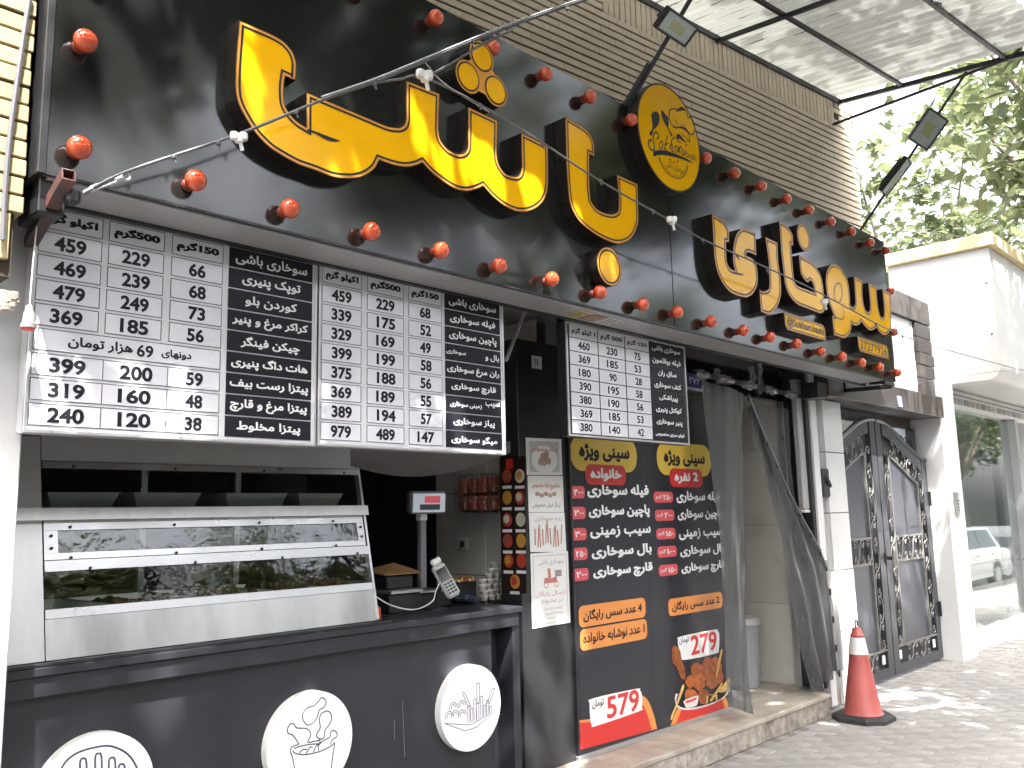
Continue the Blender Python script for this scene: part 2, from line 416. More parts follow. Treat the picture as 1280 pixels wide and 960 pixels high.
m_marb = mat('beige_marble_tile', (0.68, 0.66, 0.60), rough=0.22, var=.18, vs=2.2, thr=(.3, .45), col2=(0.52, 0.49, 0.40))
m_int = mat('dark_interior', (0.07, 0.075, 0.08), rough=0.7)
def glassmat(name, tint, refl, rough=0.02, bump=0):
    m = bpy.data.materials.new(name); m.use_nodes = True; t = m.node_tree; t.nodes.remove(t.nodes['Principled BSDF'])
    o = t.nodes['Material Output']; a = t.nodes.new('ShaderNodeBsdfTransparent'); a.inputs[0].default_value = (*tint, 1)
    g = t.nodes.new('ShaderNodeBsdfGlossy'); g.inputs['Roughness'].default_value = rough
    f = t.nodes.new('ShaderNodeLayerWeight'); f.inputs[0].default_value = .5; pw = t.nodes.new('ShaderNodeMath'); pw.operation = 'POWER'; pw.inputs[1].default_value = 5.0; t.links.new(f.outputs['Facing'], pw.inputs[0]); mm = t.nodes.new('ShaderNodeMath'); mm.operation = 'ADD'; mm.inputs[1].default_value = .045+refl; mm.use_clamp = True
    x = t.nodes.new('ShaderNodeMixShader'); t.links.new(pw.outputs[0], mm.inputs[0]); t.links.new(mm.outputs[0], x.inputs[0]); t.links.new(a.outputs[0], x.inputs[1]); t.links.new(g.outputs[0], x.inputs[2]); t.links.new(x.outputs[0], o.inputs[0])
    if bump:
        tc = t.nodes.new('ShaderNodeTexCoord'); n = t.nodes.new('ShaderNodeTexNoise'); n.inputs['Scale'].default_value = 9; n.inputs['Detail'].default_value = 4; b = t.nodes.new('ShaderNodeBump'); b.inputs['Strength'].default_value = bump; b.inputs['Distance'].default_value = .01
        t.links.new(tc.outputs['Object'], n.inputs['Vector']); t.links.new(n.outputs['Fac'], b.inputs['Height']); t.links.new(b.outputs[0], g.inputs['Normal']); t.links.new(b.outputs[0], f.inputs['Normal'])
    return m
m_glass = glassmat('clear_glass', (.9, .93, .91), 0.0, bump=.2)
m_shopglass = glassmat('shop_glass', (.70, .76, .74), 0.16)
def vinyl(name, col, alpha):
    m = mat(name, col, rough=0.3, var=.2, vs=4, bump=.4, bs=7, stretch=(1, 1, .15), coat=.2)
    m.node_tree.nodes['Principled BSDF'].inputs['Alpha'].default_value = alpha; return m
m_vinyl = vinyl('grey_vinyl', (0.095, 0.098, 0.10), .74)
m_vinyl2 = vinyl('thin_vinyl', (0.09, 0.092, 0.095), .42)
# ------------------------------------------------------------------ ground
YW = 3.65                                   # the shop's lower front
KERB = 1.15
g = MB(); g.quad((-60, -60, -.17), (90, -60, -.17), (90, 60, -.17), (-60, 60, -.17)); struct(g.build('ground', m_asph))
g = MB(); g.quad((-60, -12, -.166), (90, -12, -.166), (90, KERB, -.166), (-60, KERB, -.166)); struct(g.build('road', m_asph))
pv = MB(); pv.box(-12, 60, KERB, 12, -.16, -.006); pvo = struct(pv.build('pavement', m_joint))
kb = MB()
for i in range(60): kb.box(-10+i*1.0+.004, -10+(i+1)*1.0-.004, KERB-.14, KERB-.002, -.16, .004, .012)
struct(kb.build('kerb', mat('kerb_stone', (.36, .35, .33), rough=.8, var=.25, vs=6)))
# pavers: running bond, long side towards the street
def visible(P, marg=25):
    x, y, z = proj(P); return z > .1 and -marg < x < 1280+marg and -marg < y < 960+marg
PW_, PL_ = .105, .21; pav = []
for i in range(-2, 150):
    X = 3.6+i*PW_
    for j in range(0, 13):
        Yc = KERB+.02+PL_*(j+.5)+(PL_/2 if i % 2 else 0)
        if Yc > 3.64: continue
        if X < 7.12 and Yc > 3.36: continue
        pav.append((X, Yc))
vis = [p for p in pav if visible((p[0], p[1], 0), 15) ]
vis.sort(key=lambda p: p[0]**2+p[1]**2)
vset = set(vis[:300])
pm = MB(); pm.box(-PW_/2+.003, PW_/2-.003, -PL_/2+.003, PL_/2-.003, -.035, 0, .004); psrc = pm.build('paver', m_pave, pvo, loc=(vis[0][0], vis[0][1], 0), local=True)
rest = MB()
for p in pav:
    dz = random.uniform(-.003, .002)
    if p in vset:
        if p == vis[0]: continue
        inst(psrc, 'paver', pvo, (p[0], p[1], dz), rot=(random.uniform(-.01, .01), random.uniform(-.02, .02), random.uniform(-.012, .012)))
    else: rest.box(p[0]-PW_/2+.003, p[0]+PW_/2-.003, p[1]-PL_/2+.003, p[1]+PL_/2-.003, -.035, dz)
tag(rest.build('far_pavers', m_pave, pvo), kind='stuff')
# ------------------------------------------------------------------ shop shell
sx_l = at(17, 712, Y=3.2)[0]
o = MB().box(-3, sx_l, 3.2, 3.6, 0, 5.0, .004).build('white_pillar', m_white)
tag(o, 'glossy white tiled pillar at the left end of the shop front beside the food display', 'pillar')
shell = MB()
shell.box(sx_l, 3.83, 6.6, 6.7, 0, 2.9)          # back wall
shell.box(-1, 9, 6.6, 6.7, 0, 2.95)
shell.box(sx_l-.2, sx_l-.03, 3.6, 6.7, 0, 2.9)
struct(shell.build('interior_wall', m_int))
struct(MB().box(.8, 8, 3.3, 6.7, 2.96, 3.0).build('interior_ceiling', m_whitep))
struct(MB().box(.8, 8.0, 3.66, 6.7, 0, .165).build('shop_floor', m_floor))
# tiled side wall seen over the counter
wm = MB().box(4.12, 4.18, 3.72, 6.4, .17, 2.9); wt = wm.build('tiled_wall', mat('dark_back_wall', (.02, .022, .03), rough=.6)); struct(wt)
for i in range(2):
    for j in range(5):
        MB().box(4.11, 4.125, 3.74+i*.5+.002, 3.74+(i+1)*.5-.002, .17+j*.55+.002, .17+(j+1)*.55-.002, .002).build('tile', m_marb, wt)
# marble side wall inside the door
wm = MB().box(7.28, 7.34, 3.68, 6.4, .165, 2.9); wd = wm.build('doorway_side_wall', m_joint); struct(wd)
for i in range(4):
    for j in range(4):
        MB().box(7.262, 7.285, 3.68+i*.7+.0015, 3.68+(i+1)*.7-.0015, .167+j*.68+.0015, .167+(j+1)*.68-.0015, .002).build('tile', m_marb, wd)
# step: slabs and riser
XS = 7.1
st = MB().box(2.0, XS-.02, 3.34, 3.8, 0, .14); stp = struct(st.build('entrance_step', m_rstone))
xj = [3.0, at(720, 968, Y=3.33)[0], at(858.6, 927.7, Y=3.33)[0], at(957, 898, Y=3.33)[0], XS]
for a, b in zip(xj[:-1], xj[1:]):
    MB().box(a+.002, b-.002, 3.32, 3.66, .138, .172, .005).build('slab', m_slab, stp)
    MB().box(a+.004, b-.004, 3.333, 3.36, .002, .137, .004).build('riser_stone', m_rstone, stp)
MB().box(6.05, XS+.6, 3.665, 3.95, .15, .176, .003).build('slab', m_slab, stp)
# ------------------------------------------------------------------ upper brick wall (turned a few degrees from the shop front)
AW = math.radians(6.6); P0 = np.array([8.043, 3.12, 0]); DW = np.array([math.cos(AW), -math.sin(AW), 0]); NW = np.array([-math.sin(AW), -math.cos(AW), 0])
def wp(s, z, off=0.0): p = P0+DW*s+NW*off; return (p[0], p[1], z)
RW = Matrix.Rotation(-AW, 4, 'Z')
bw = MB()
c8 = [wp(s, z, o_) for o_ in (.002, -.5) for s, z in ((-10, 2.98), (0, 2.98), (0, 9.5), (-10, 9.5))]
bw.add(c8, [(0, 1, 2, 3), (7, 6, 5, 4), (1, 5, 6, 2), (3, 2, 6, 7), (0, 3, 7, 4), (0, 4, 5, 1)])
wall = tag(bw.build('brick_wall', m_mort), 'upper beige facing brick wall above the black sign, dark joints between long courses', 'wall')
BL, BH = .235, .0583
def brick_src(nm, l, h, dep=.010, parent=wall, m=m_brick, gap=.010):
    b = MB().box(-l/2+.0005, l/2-.0005, -dep, .012, -h/2+gap, h/2-gap*.4, .002); return b
bricks = []
z = 3.985; row = 0
while z < 5.8:
    s = -9.0+(row*.37 % 1)*BL
    while s < 0:
        l = min(BL, -s) if s+BL > 0 else BL
        if l > .05:
            zz = z+BH/2; sc = s+l/2
            if not (sc > -3.41 and zz > 5.2 and zz < 5.44) or sc > -.33: bricks.append((sc, zz, l))
        s += BL
    z += BH; row += 1
def sgnline(x): return .5375*(x-537)
vb = []
for q in bricks:
    x, y, zz = proj(wp(q[0], q[1]))
    if -20 < x < 1290 and y > -12 and y < sgnline(x)+14 and not (q[1] > 5.44 and q[0] > -3.6) and zz > 0: vb.append(q)
vb.sort(key=lambda q: np.linalg.norm(np.array(wp(q[0], q[1]))-CAM)); near = set(vb[:300])
bsrc = brick_src('brick', BL, BH).build('brick', m_brick, wall, loc=wp(vb[0][0], vb[0][1]), local=True); bsrc.rotation_euler = (0, 0, -AW)
far = MB()
for q in bricks:
    j = random.uniform(-.0012, .002)
    if q in near:
        if q == vb[0]: continue
        b = inst(bsrc, 'brick', wall, wp(q[0], q[1], j), rot=(random.uniform(-.004, .004), 0, -AW+random.uniform(-.004, .004)))
        if abs(q[2]-BL) > .01: b.scale = (q[2]/BL, 1, 1)
    else:
        T = Matrix.Translation(wp(q[0], q[1], j)) @ RW
        far.box(-q[2]/2+.0005, q[2]/2-.0005, -.010, .012, -BH/2+.010, BH/2-.004, 0, T)
tag(far.build('far_bricks', m_brick, wall), kind='stuff')
SBW = .0576; ss = None
for i in range(54):
    s = -3.41+SBW*(i+.5)
    if s > -.33: break
    T = (s, 5.2+.12)
    if ss is None:
        ss = MB().box(-SBW/2+.0045, SBW/2-.0045, -.012, .012, -.118, .118, .002).build('soldier_brick', m_brick, wall, loc=wp(*T), local=True); ss.rotation_euler = (0, 0, -AW)
    else: inst(ss, 'soldier_brick', wall, wp(T[0], T[1], random.uniform(-.002, .002)), rot=(0, 0, -AW))
for px_, py_ in ((650, 28), (1042, 240)):        # knocked off patches
    pass
# left brick column
xr = .835; yc = 2.93
lc = MB().box(-.5, xr-.02, yc+.012, 3.19, 2.42, 6.0)
lcol = tag(lc.build('brick_column', m_mort), 'yellow brick column edge at the far left of the sign above the white pillar', 'column')
ls = None; z = 2.62; row = 0
while z < 4.0:
    for k in range(3):
        x1 = xr-random.uniform(0, .006)-(k*.21 if k else 0)-(row % 2)*.105*(1 if k else 0); x0 = (xr-.105-(row % 2)*.105) if k == 0 else x1-.205
        if k: x1 = xr-.105-(row % 2)*.105-(k-1)*.21-.004; x0 = x1-.206
        MB().box(x0, x1, yc-.012+random.uniform(-.003, .003), yc+.1, z+.004, z+.0565, .003).build('brick', m_bricky, lcol)
    z += .0605; row += 1
for k in range(4): MB().box(xr-.03-(k+1)*.062, xr-.034-k*.062, yc-.01, yc+.1, 2.47, 2.618, .003).build('soldier_brick', m_bricky, lcol)
rg = MB()
for k in range(30):
    a = at(random.uniform(-4, 20), random.uniform(367, 388), Y=yc+.03); r_ = random.uniform(.006, .014)
    rg.box(a[0]-r_, a[0]+r_, a[1]-r_, a[1]+r_*2, a[2]-r_, a[2]+r_, r_*.4)
rg.build('broken_mortar', m_rstone, lcol, smooth=False)
# ------------------------------------------------------------------ canopy
def cp(s, L_, dz=0.0): p = P0+DW*s+NW*L_; return (p[0], p[1], 5.475-.14*L_+dz)
m_roof = mat('corrugated_sheet', (0.60, 0.61, 0.58), rough=.5, var=.75, vs=1.6, stretch=(1, 5, 1), col2=(0.11, 0.115, 0.10), thr=(.37, .50), metal=.0)
rn = m_roof.node_tree; rp = rn.nodes['Principled BSDF']; rt = rn.nodes.new('ShaderNodeBsdfTranslucent'); rt.inputs[0].default_value = (.5, .52, .48, 1); rmx = rn.nodes.new('ShaderNodeMixShader'); rmx.inputs[0].default_value = .1
rn.links.new(rp.outputs[0], rmx.inputs[1]); rn.links.new(rt.outputs[0], rmx.inputs[2]); rn.links.new(rmx.outputs[0], rn.nodes['Material Output'].inputs[0])
tc_ = rn.nodes.new('ShaderNodeTexCoord'); dt = rn.nodes.new('ShaderNodeVectorMath'); dt.operation = 'DOT_PRODUCT'; dt.inputs[1].default_value = tuple(DW)
rn.links.new(tc_.outputs['Object'], dt.inputs[0]); m1 = rn.nodes.new('ShaderNodeMath'); m1.operation = 'MULTIPLY_ADD'; m1.inputs[1].default_value = 2*math.pi/.105; m1.inputs[2].default_value = -float(np.dot(DW, P0-np.array([5, 2.5, 5.4])))*2*math.pi/.105+1.2
m2 = rn.nodes.new('ShaderNodeMath'); m2.operation = 'SINE'; rn.links.new(dt.outputs['Value'], m1.inputs[0]); rn.links.new(m1.outputs[0], m2.inputs[0])
d2_ = rn.nodes.new('ShaderNodeVectorMath'); d2_.operation = 'DOT_PRODUCT'; d2_.inputs[1].default_value = tuple(NW*2.2); rn.links.new(tc_.outputs['Object'], d2_.inputs[0]); sc7 = rn.nodes.new('ShaderNodeMath'); sc7.operation = 'MULTIPLY'; sc7.inputs[1].default_value = 7.0; rn.links.new(dt.outputs['Value'], sc7.inputs[0]); cx7 = rn.nodes.new('ShaderNodeCombineXYZ'); rn.links.new(sc7.outputs[0], cx7.inputs[0]); rn.links.new(d2_.outputs['Value'], cx7.inputs[1])
n3 = rn.nodes.new('ShaderNodeTexNoise'); n3.inputs['Scale'].default_value = 1.3; n3.inputs['Detail'].default_value = 8; n3.inputs['Roughness'].default_value = .7; rn.links.new(cx7.outputs[0], n3.inputs['Vector'])
m3 = rn.nodes.new('ShaderNodeMath'); m3.operation = 'MULTIPLY_ADD'; m3.inputs[1].default_value = .16; rn.links.new(m2.outputs[0], m3.inputs[0]); rn.links.new(n3.outputs['Fac'], m3.inputs[2])
r5 = rn.nodes.new('ShaderNodeMapRange'); r5.inputs[1].default_value = .58; r5.inputs[2].default_value = .66; rn.links.new(m3.outputs[0], r5.inputs[0])
x5 = rn.nodes.new('ShaderNodeMix'); x5.data_type = 'RGBA'; x5.inputs[6].default_value = (.55, .56, .54, 1); x5.inputs[7].default_value = (.085, .085, .07, 1); rn.links.new(r5.outputs[0], x5.inputs[0]); rn.links.new(x5.outputs[2], rp.inputs['Base Color'])
x6 = rn.nodes.new('ShaderNodeMix'); x6.data_type = 'RGBA'; x6.inputs[6].default_value = (.5, .52, .48, 1); x6.inputs[7].default_value = (.04, .04, .03, 1); rn.links.new(r5.outputs[0], x6.inputs[0]); rn.links.new(x6.outputs[2], rt.inputs[0])
cnp = thing('canopy', 'corrugated sheet awning roof on a thin dark steel frame above the brick wall', 'awning', (5, 2.5, 5.4))
sh = MB(); ns = 520; v = []; f = []
for i in range(ns+1):
    s = -9.4+i*(9.12/ns)
    for L_ in (.0, .6, 1.2, 1.885): v.append(cp(s, L_, .022+.011*math.sin(2*math.pi*s/.105)))
for i in range(ns):
    for j in range(3): f.append((i*4+j, (i+1)*4+j, (i+1)*4+j+1, i*4+j+1))
sh.add(v, f).build('corrugated_sheet', m_roof, cnp, smooth=True)
for L_ in (.624, 1.476): MB().bar(cp(-9.4, L_, -.015), cp(-.27, L_, -.015), .027, .03).build('purlin', m_dark, cnp)
MB().bar(cp(-9.4, .015, -.015), cp(-.25, .015, -.015), .03, .045).build('wall_angle', m_dark, cnp)
for s in (-2.11, -4.3, -6.5): MB().bar(cp(s, .02, -.045), cp(s, 1.87, -.045), .03, .03).build('rafter', m_dark, cnp)
MB().bar(cp(-.26, .0, -.02), cp(-.26, 1.64, -.02), .03, .04).build('rafter', m_dark, cnp)
PWb = at(1040, 156, X=7.658); MB().tube([wp(-.388, 5.2, .0), cp(-.27, 1.5, -.03), cp(-.27, 1.6, .03)], .014, 8).build('brace', m_dark, cnp, smooth=True)
a = cp(-.62, 1.40, -.03)
MB().tube([at(1165, 2, Y=a[1]), at(1230, 18, Y=a[1]-.0), at(1300, 30, Y=a[1]-.02)], .008, 6).build('hanging_rod', m_dark, cnp)
MB().tube([at(1180, -2, Y=a[1]), at(1240, 12, Y=a[1]-.0), at(1300, 24, Y=a[1]-.02)], .008, 6).build('hanging_rod', m_dark, cnp)
# ------------------------------------------------------------------ the big sign
YS = 2.87; YF = 2.795
SX0, SX1, SZ0, SZ1 = .857, 7.868, 2.755, 4.045
sign = thing('shop_sign', 'long black glossy sign box with yellow raised Persian letters, round logo and red bulbs', 'sign', (4.3, YS, 2.75))
seam = at(838, 300, Y=YS)[0]
for a, b in ((SX0, seam-.0015), (seam+.0015, SX1)):
    MB().box(a, b, YS, YS+.03, SZ0+.004, SZ1, .003).build('panel', m_panel, sign)
MB().box(SX0, SX1, YS+.031, 3.09, SZ1-.03, SZ1-.002).build('box_side', m_dark, sign)
MB().box(SX0-.006, SX0+.02, YS-.006, 3.1, SZ0-.004, SZ1+.004, .003).build('edge_trim', m_dark, sign)
MB().box(SX1-.02, SX1+.006, YS-.002, 3.1, SZ0, SZ1+.002, .003).build('edge_trim', m_dark, sign)
MB().box(SX0+.02, SX1-.02, YS-.004, YS+.012, SZ0-.004, SZ0+.005, .001).build('edge_trim', m_dark, sign)
sj = at(800, 412, Z=2.75)[0]
for a, b in ((SX0+.03, 4.62), (4.625, 7.62)):
    MB().box(a, b, YS+.012, 3.085, 2.744, 2.752, .001).build('soffit_panel', m_soff, sign)
MB().box(SX0, 7.75, 3.086, 3.112, 2.735, 2.76).build('channel', m_dark, sign)
for (x0, x1), mm in (((729.5, 743), 'yellow_print'), ((746, 762.5), None), ((765, 781), 'white_print')):
    ya = 2.99; q = [at(x0, 388+(x0-729)*.27, Z=2.742), at(x1, 391+(x1-743)*.27, Z=2.742)]
    st_ = MB().box(q[0][0], q[1][0], 2.93, 3.05, 2.7415, 2.7435).build('sticker', MATS[mm] if mm else mat('brown_print', (.17, .14, .09), rough=.4), sign)
    tb = MB()
    for k in range(4): tb.box(q[0][0]+.006, q[1][0]-.006-(k % 2)*.01, 2.945+k*.026, 2.955+k*.026, 2.7405, 2.7412)
    tb.build('fine_print', m_ink if mm else m_orp, st_)
# bulbs
bz = MB(); prof = [(.014, -.012), (.017, -.006), (.023, .004), (.031, .014), (.0375, .026), (.039, .038), (.034, .054), (.022, .065), (.004, .069)]
bz.lathe([(r_, -h-.018) for r_, h in prof], 16, axis='y'); so_ = MB().lathe([(.024, 0), (.022, -.012), (.016, -.016)], 12, axis='y')
spots = [(x, 3.912) for x in (2.441, 2.812, 3.184, 3.556, 3.928, 4.735, 5.09, 5.46, 5.83, 6.20, 6.575, 6.96, 7.335, 7.69)] + \
        [(x, 2.823) for x in (1.32, 1.70, 2.08, 2.456, 2.826, 3.2, 3.585, 3.96, 4.30, 4.684, 5.07, 5.44, 5.82, 6.20, 6.58, 6.945, 7.31, 7.69)] + \
        [(.941, 3.2), (.941, 2.842), (7.71, 3.546), (7.70, 3.171), (.941, 3.56), (.941, 3.912), (1.32, 3.912), (1.70, 3.912), (2.07, 3.912)]
bs_ = ss_ = None
for x, z in spots:
    x *= 1.0108; z = EYE+(z-EYE)*1.0108-.004; jx = random.uniform(-.006, .006)
    if bs_ is None:
        bs_ = bz.build('bulb', m_red, sign, smooth=True, loc=(x, YS, z), local=True); ss_ = so_.build('bulb_socket', m_sock, bs_, smooth=True, local=True)
    else:
        b = inst(bs_, 'bulb', sign, (x+jx, YS, z+random.uniform(-.006, .006)), rot=(random.uniform(-.12, .12), 0, random.uniform(-.12, .12)))
        c = ss_.copy(); COL.objects.link(c); c.parent = b
def letter(outl, lines=(), name='letter', y=YF, rim=.013, blk=.0095, back=YS, mat_face=None, hole=None):
    body = MB().prism(outl, y, back, back=False, front=False).build(name, m_side, sign)
    MB().flat(outl, y).build('letter_face', mat_face or m_yel, body)
    i0 = inset(outl, .0035); i1 = inset(outl, rim); i2 = inset(outl, rim+blk)
    ring(MB(), outl, i0, y-.0006).build('edge_line', m_ink, body)
    ring(MB(), i0, i1, y-.0005).build('rim_band', m_rim, body)
    ring(MB(), i1, i2, y-.0010).build('outline_band', m_ink, body)
    for ln in lines:
        if ln[0] == 'fill': MB().flat(ln[1], y-.0014).build('slit', m_ink, body)
        else: MB().stroke(ln[1], ln[2], y-.0014).build('inner_line', m_ink, body)
    return body
def cv(ox, oy, s, pts): return [(ox+p[0]/s, oy+p[1]/s)+tuple(p[2:]) for p in pts]
RA = (270, 10, 5.3333); RB = (360, 90, 5.3333); RD = (500, 120, 5.3333); RC = (500, 40, 5.3333); RE = (670, 130, 8); RF = (680, 240, 8)
r1 = (870, 250, 10.6667); r2 = (870, 310, 10.6667); r3 = (940, 270, 10.6667); r4 = (960, 320, 10.6667); r5 = (1020, 320, 10.6667); r6 = (1020, 370, 10.6667); r7 = (960, 370, 10.6667)
pts = cv(*RA, [(153, 80, 1), (280, 135), (395, 188), (455, 228), (505, 285), (530, 345), (536, 400), (530, 485, 1), (462, 455, 1), (453, 520), (453, 600), (462, 655), (492, 705), (540, 755), (602, 795, 1), (603, 560, 1), (1000, 728, 1), (1130, 783), (1190, 795)])
pts += cv(*RB, [(745, 368), (775, 350), (787, 310, 1), (787, 55, 1), (1010, 145, 1), (1003, 385, 1), (1016, 450), (1050, 500), (1090, 530), (1140, 546), (1178, 535), (1197, 505), (1200, 465, 1), (1200, 232, 1)])
pts += cv(*RD, [(650, 165, 1), (645, 390, 1), (658, 455), (695, 510), (735, 530), (778, 535), (803, 515), (812, 475, 1), (808, 245, 1), (985, 335, 1), (988, 560), (980, 640), (955, 700), (910, 745), (850, 770), (780, 770), (700, 735), (620, 672), (555, 600, 1), (500, 625), (440, 635), (370, 620), (280, 565), (205, 505), (150, 445, 1)])
pts += cv(*RB, [(850, 625), (790, 635), (720, 625), (655, 605), (608, 588, 1), (580, 640), (530, 682), (470, 705), (400, 712), (300, 700), (180, 655), (60, 612)])
pts += cv(*RA, [(400, 960), (330, 905), (260, 830), (190, 720), (150, 640), (130, 560), (130, 400)])
slitA = ptrace(cv(*RA, [(608, 806, 1), (640, 815), (720, 845), (780, 868), (830, 885, 1), (790, 892), (740, 882), (660, 840), (608, 822, 1)]), YF)
letter(ptrace(pts, YF), [('fill', slitA)])
# three dots of the big word, one piece
def dotpix(cx, cy, hpx, Yp=YF): a = at(cx, cy, Y=Yp); h = at(cx, cy-hpx/2, Y=Yp)[2]-at(cx, cy+hpx/2, Y=Yp)[2]; return a[0], a[2], h
dd = []
for px_, py_ in cv(*RC, [(545, 168), (455, 298), (636, 390)]): dd.append(at(px_, py_, Y=YF)[[0, 2]])
cen = sum(dd)/3; Rr = .072
ang = sorted(range(3), key=lambda i: math.atan2(dd[i][1]-cen[1], dd[i][0]-cen[0])); out = []
for i in ang:
    a0 = math.atan2(dd[i][1]-cen[1], dd[i][0]-cen[0])
    for k in range(-11, 12): a = a0+k*math.radians(118)/11; out.append((dd[i][0]+Rr*1.12*math.cos(a), dd[i][1]+Rr*1.12*math.sin(a)))
bd = MB().prism(out, YF, YS, back=False, front=False).build('letter_dots', m_side, sign)
MB().flat(out, YF).build('letter_face', m_rim, bd)
for i, c in enumerate(dd):
    MB().flat(circ(c[0], c[1], Rr*1.0, 36), YF-.0008-.0004*i).build('outline_band', m_ink, bd); MB().flat(circ(c[0], c[1], Rr*.88, 36), YF-.0022-.0004*i).build('dot_face', m_yel, bd)
# "ba"
pts = cv(*RE, [(293, 130, 1), (400, 190), (480, 242), (545, 312), (578, 400), (583, 525, 1), (535, 500, 1), (532, 600), (535, 820), (545, 935)]) + \
    cv(*RF, [(478, 108), (530, 170), (600, 207), (680, 222), (725, 205), (745, 172), (750, 60, 1)]) + cv(*RE, [(808, 705, 1), (1015, 800, 1)]) + \
    cv(*RF, [(942, 150), (945, 270), (930, 350), (890, 440), (835, 492), (760, 515), (680, 505), (560, 452), (440, 372), (340, 275), (275, 155), (245, 20)]) + cv(*RE, [(305, 600)])
letter(ptrace(pts, YF))
c = at(*cv(*RF, [(655, 745)])[0], Y=YF); letter(circ(c[0], c[2], .108, 40), name='letter_dot')
# "ye"
pts = cv(*r1, [(210, 185, 1), (300, 235), (370, 290), (415, 360), (440, 430), (440, 565, 1), (400, 560, 1), (402, 650), (405, 750)]) + \
    cv(*r2, [(410, 180), (432, 240), (470, 285), (522, 300, 1), (505, 240), (495, 180)]) + cv(*r1, [(496, 700), (503, 590), (530, 480), (575, 405), (640, 377), (790, 440, 1), (797, 560), (806, 742, 1), (740, 712), (690, 700), (665, 722), (680, 745), (750, 780), (790, 840)]) + \
    cv(*r2, [(812, 260), (822, 360), (822, 460), (798, 545), (750, 620), (680, 660), (600, 650), (480, 605), (400, 530), (330, 420), (275, 280), (245, 100)]) + cv(*r1, [(225, 420)])
sl = ptrace(cv(*r2, [(500, 312, 1), (560, 332), (640, 350, 1), (605, 366), (560, 358), (500, 325, 1)]), YF)
letter(ptrace(pts, YF), [('fill', sl)], rim=.014, blk=.011)
# "re"
pts = cv(*r1, [(922, 492, 1), (1085, 570, 1), (1096, 800)]) + cv(*r2, [(1105, 240), (1130, 420), (1135, 600), (1110, 720), (1060, 820), (1000, 880), (950, 885), (865, 850, 1), (845, 558, 1), (900, 575), (950, 562), (975, 530), (980, 440), (965, 150)])
letter(ptrace(pts, YF), rim=.014, blk=.011)
# "kha" with alef
pts = cv(*r3, [(362, 70, 1), (450, 120), (510, 190), (545, 270), (548, 395, 1), (522, 385, 1), (530, 500), (545, 700), (556, 810)]) + cv(*r4, [(352, 330), (375, 378), (425, 412), (500, 440), (622, 490, 1), (612, 425), (595, 360), (560, 325), (537, 358, 1), (490, 320), (440, 240), (425, 150), (412, -15, 1)]) + \
    cv(*r3, [(700, 560), (790, 610), (860, 690), (920, 800)]) + cv(*r4, [(735, 400), (745, 520), (757, 690), (745, 740), (705, 765), (650, 750), (520, 700), (400, 650), (325, 580), (262, 480), (225, 360), (205, 200)]) + cv(*r3, [(392, 500), (378, 300)])
letter(ptrace(pts, YF), rim=.014, blk=.011)
c = at(*cv(*r3, [(686, 285)])[0], Y=YF); hh = at(1004.3, 281, Y=YF)[2]-at(1004.3, 312, Y=YF)[2]; letter(circ(c[0], c[2], .105, 36), name='letter_dot', rim=.012, blk=.009)
# "su"
pts = cv(*r5, [(130, 350), (140, 225), (168, 155), (212, 115), (262, 112), (320, 150), (370, 220), (412, 300), (440, 420), (452, 540), (455, 650, 1), (480, 680), (508, 672), (524, 640), (524, 560, 1), (505, 270, 1), (615, 325, 1), (622, 540), (640, 660), (668, 728), (698, 748), (718, 722), (723, 650, 1), (698, 355, 1), (805, 410, 1), (818, 600), (840, 740), (868, 815), (893, 820), (908, 782), (908, 700, 1), (885, 440, 1), (992, 492, 1), (1000, 700)]) + \
    cv(*r6, [(1003, 400), (985, 470), (940, 520), (900, 520), (850, 482), (806, 418, 1), (770, 450), (730, 460), (690, 440), (640, 390), (607, 340, 1), (575, 382), (530, 395), (476, 375, 1), (470, 440), (440, 510), (400, 553), (355, 560), (238, 520, 1), (215, 257, 1), (240, 262, 1)]) + cv(*r5, [(205, 700), (172, 620), (145, 500)])
hl = []
for k in range(24):
    a = 2*math.pi*k/23; q = cv(*r5, [(295+55*math.cos(a)+10*math.sin(a)*-1, 492+130*math.sin(a)+18*math.cos(a))])[0]; P = at(*q, Y=YF); hl.append((P[0], P[2]))
tl = ptrace(cv(*r5, [(215, 795), (260, 815), (340, 845), (368, 820), (368, 730), (350, 620)]), YF, closed=False)
letter(ptrace(pts, YF), [('line', hl, .009), ('line', tl, .008)], rim=.014, blk=.011)
# the two name plates
def pplate(corners, y, r_, nm):
    P = [at(*c, Y=y) for c in corners]; x0 = (P[0][0]+P[3][0])/2; x1 = (P[1][0]+P[2][0])/2; z1 = (P[0][2]+P[1][2])/2; z0 = (P[2][2]+P[3][2])/2
    o_ = rrect(x0, x1, z0, z1, r_, 5, (1, 0, 1, 0)); return letter(o_, name=nm, rim=.011, blk=.007), x0, x1, z0, z1
b, x0, x1, z0, z1 = pplate(cv(*r7, [(212, 215), (765, 395), (768, 603), (232, 440)]), YF, .05, 'name_plate')
text('@Sokhari.bashi', x0+.035, x1-.03, (z0+z1)/2, (z1-z0)*.62, YF-.002, m_ink, b, bold=.02)
b, x0, x1, z0, z1 = pplate(cv(*r6, [(552, 535), (962, 665), (966, 848), (572, 735)]), YF, .05, 'number_plate')
text('37277926', x0+.035, x1-.035, (z0+z1)/2, (z1-z0)*.6, YF-.002, m_ink, b, bold=.025)
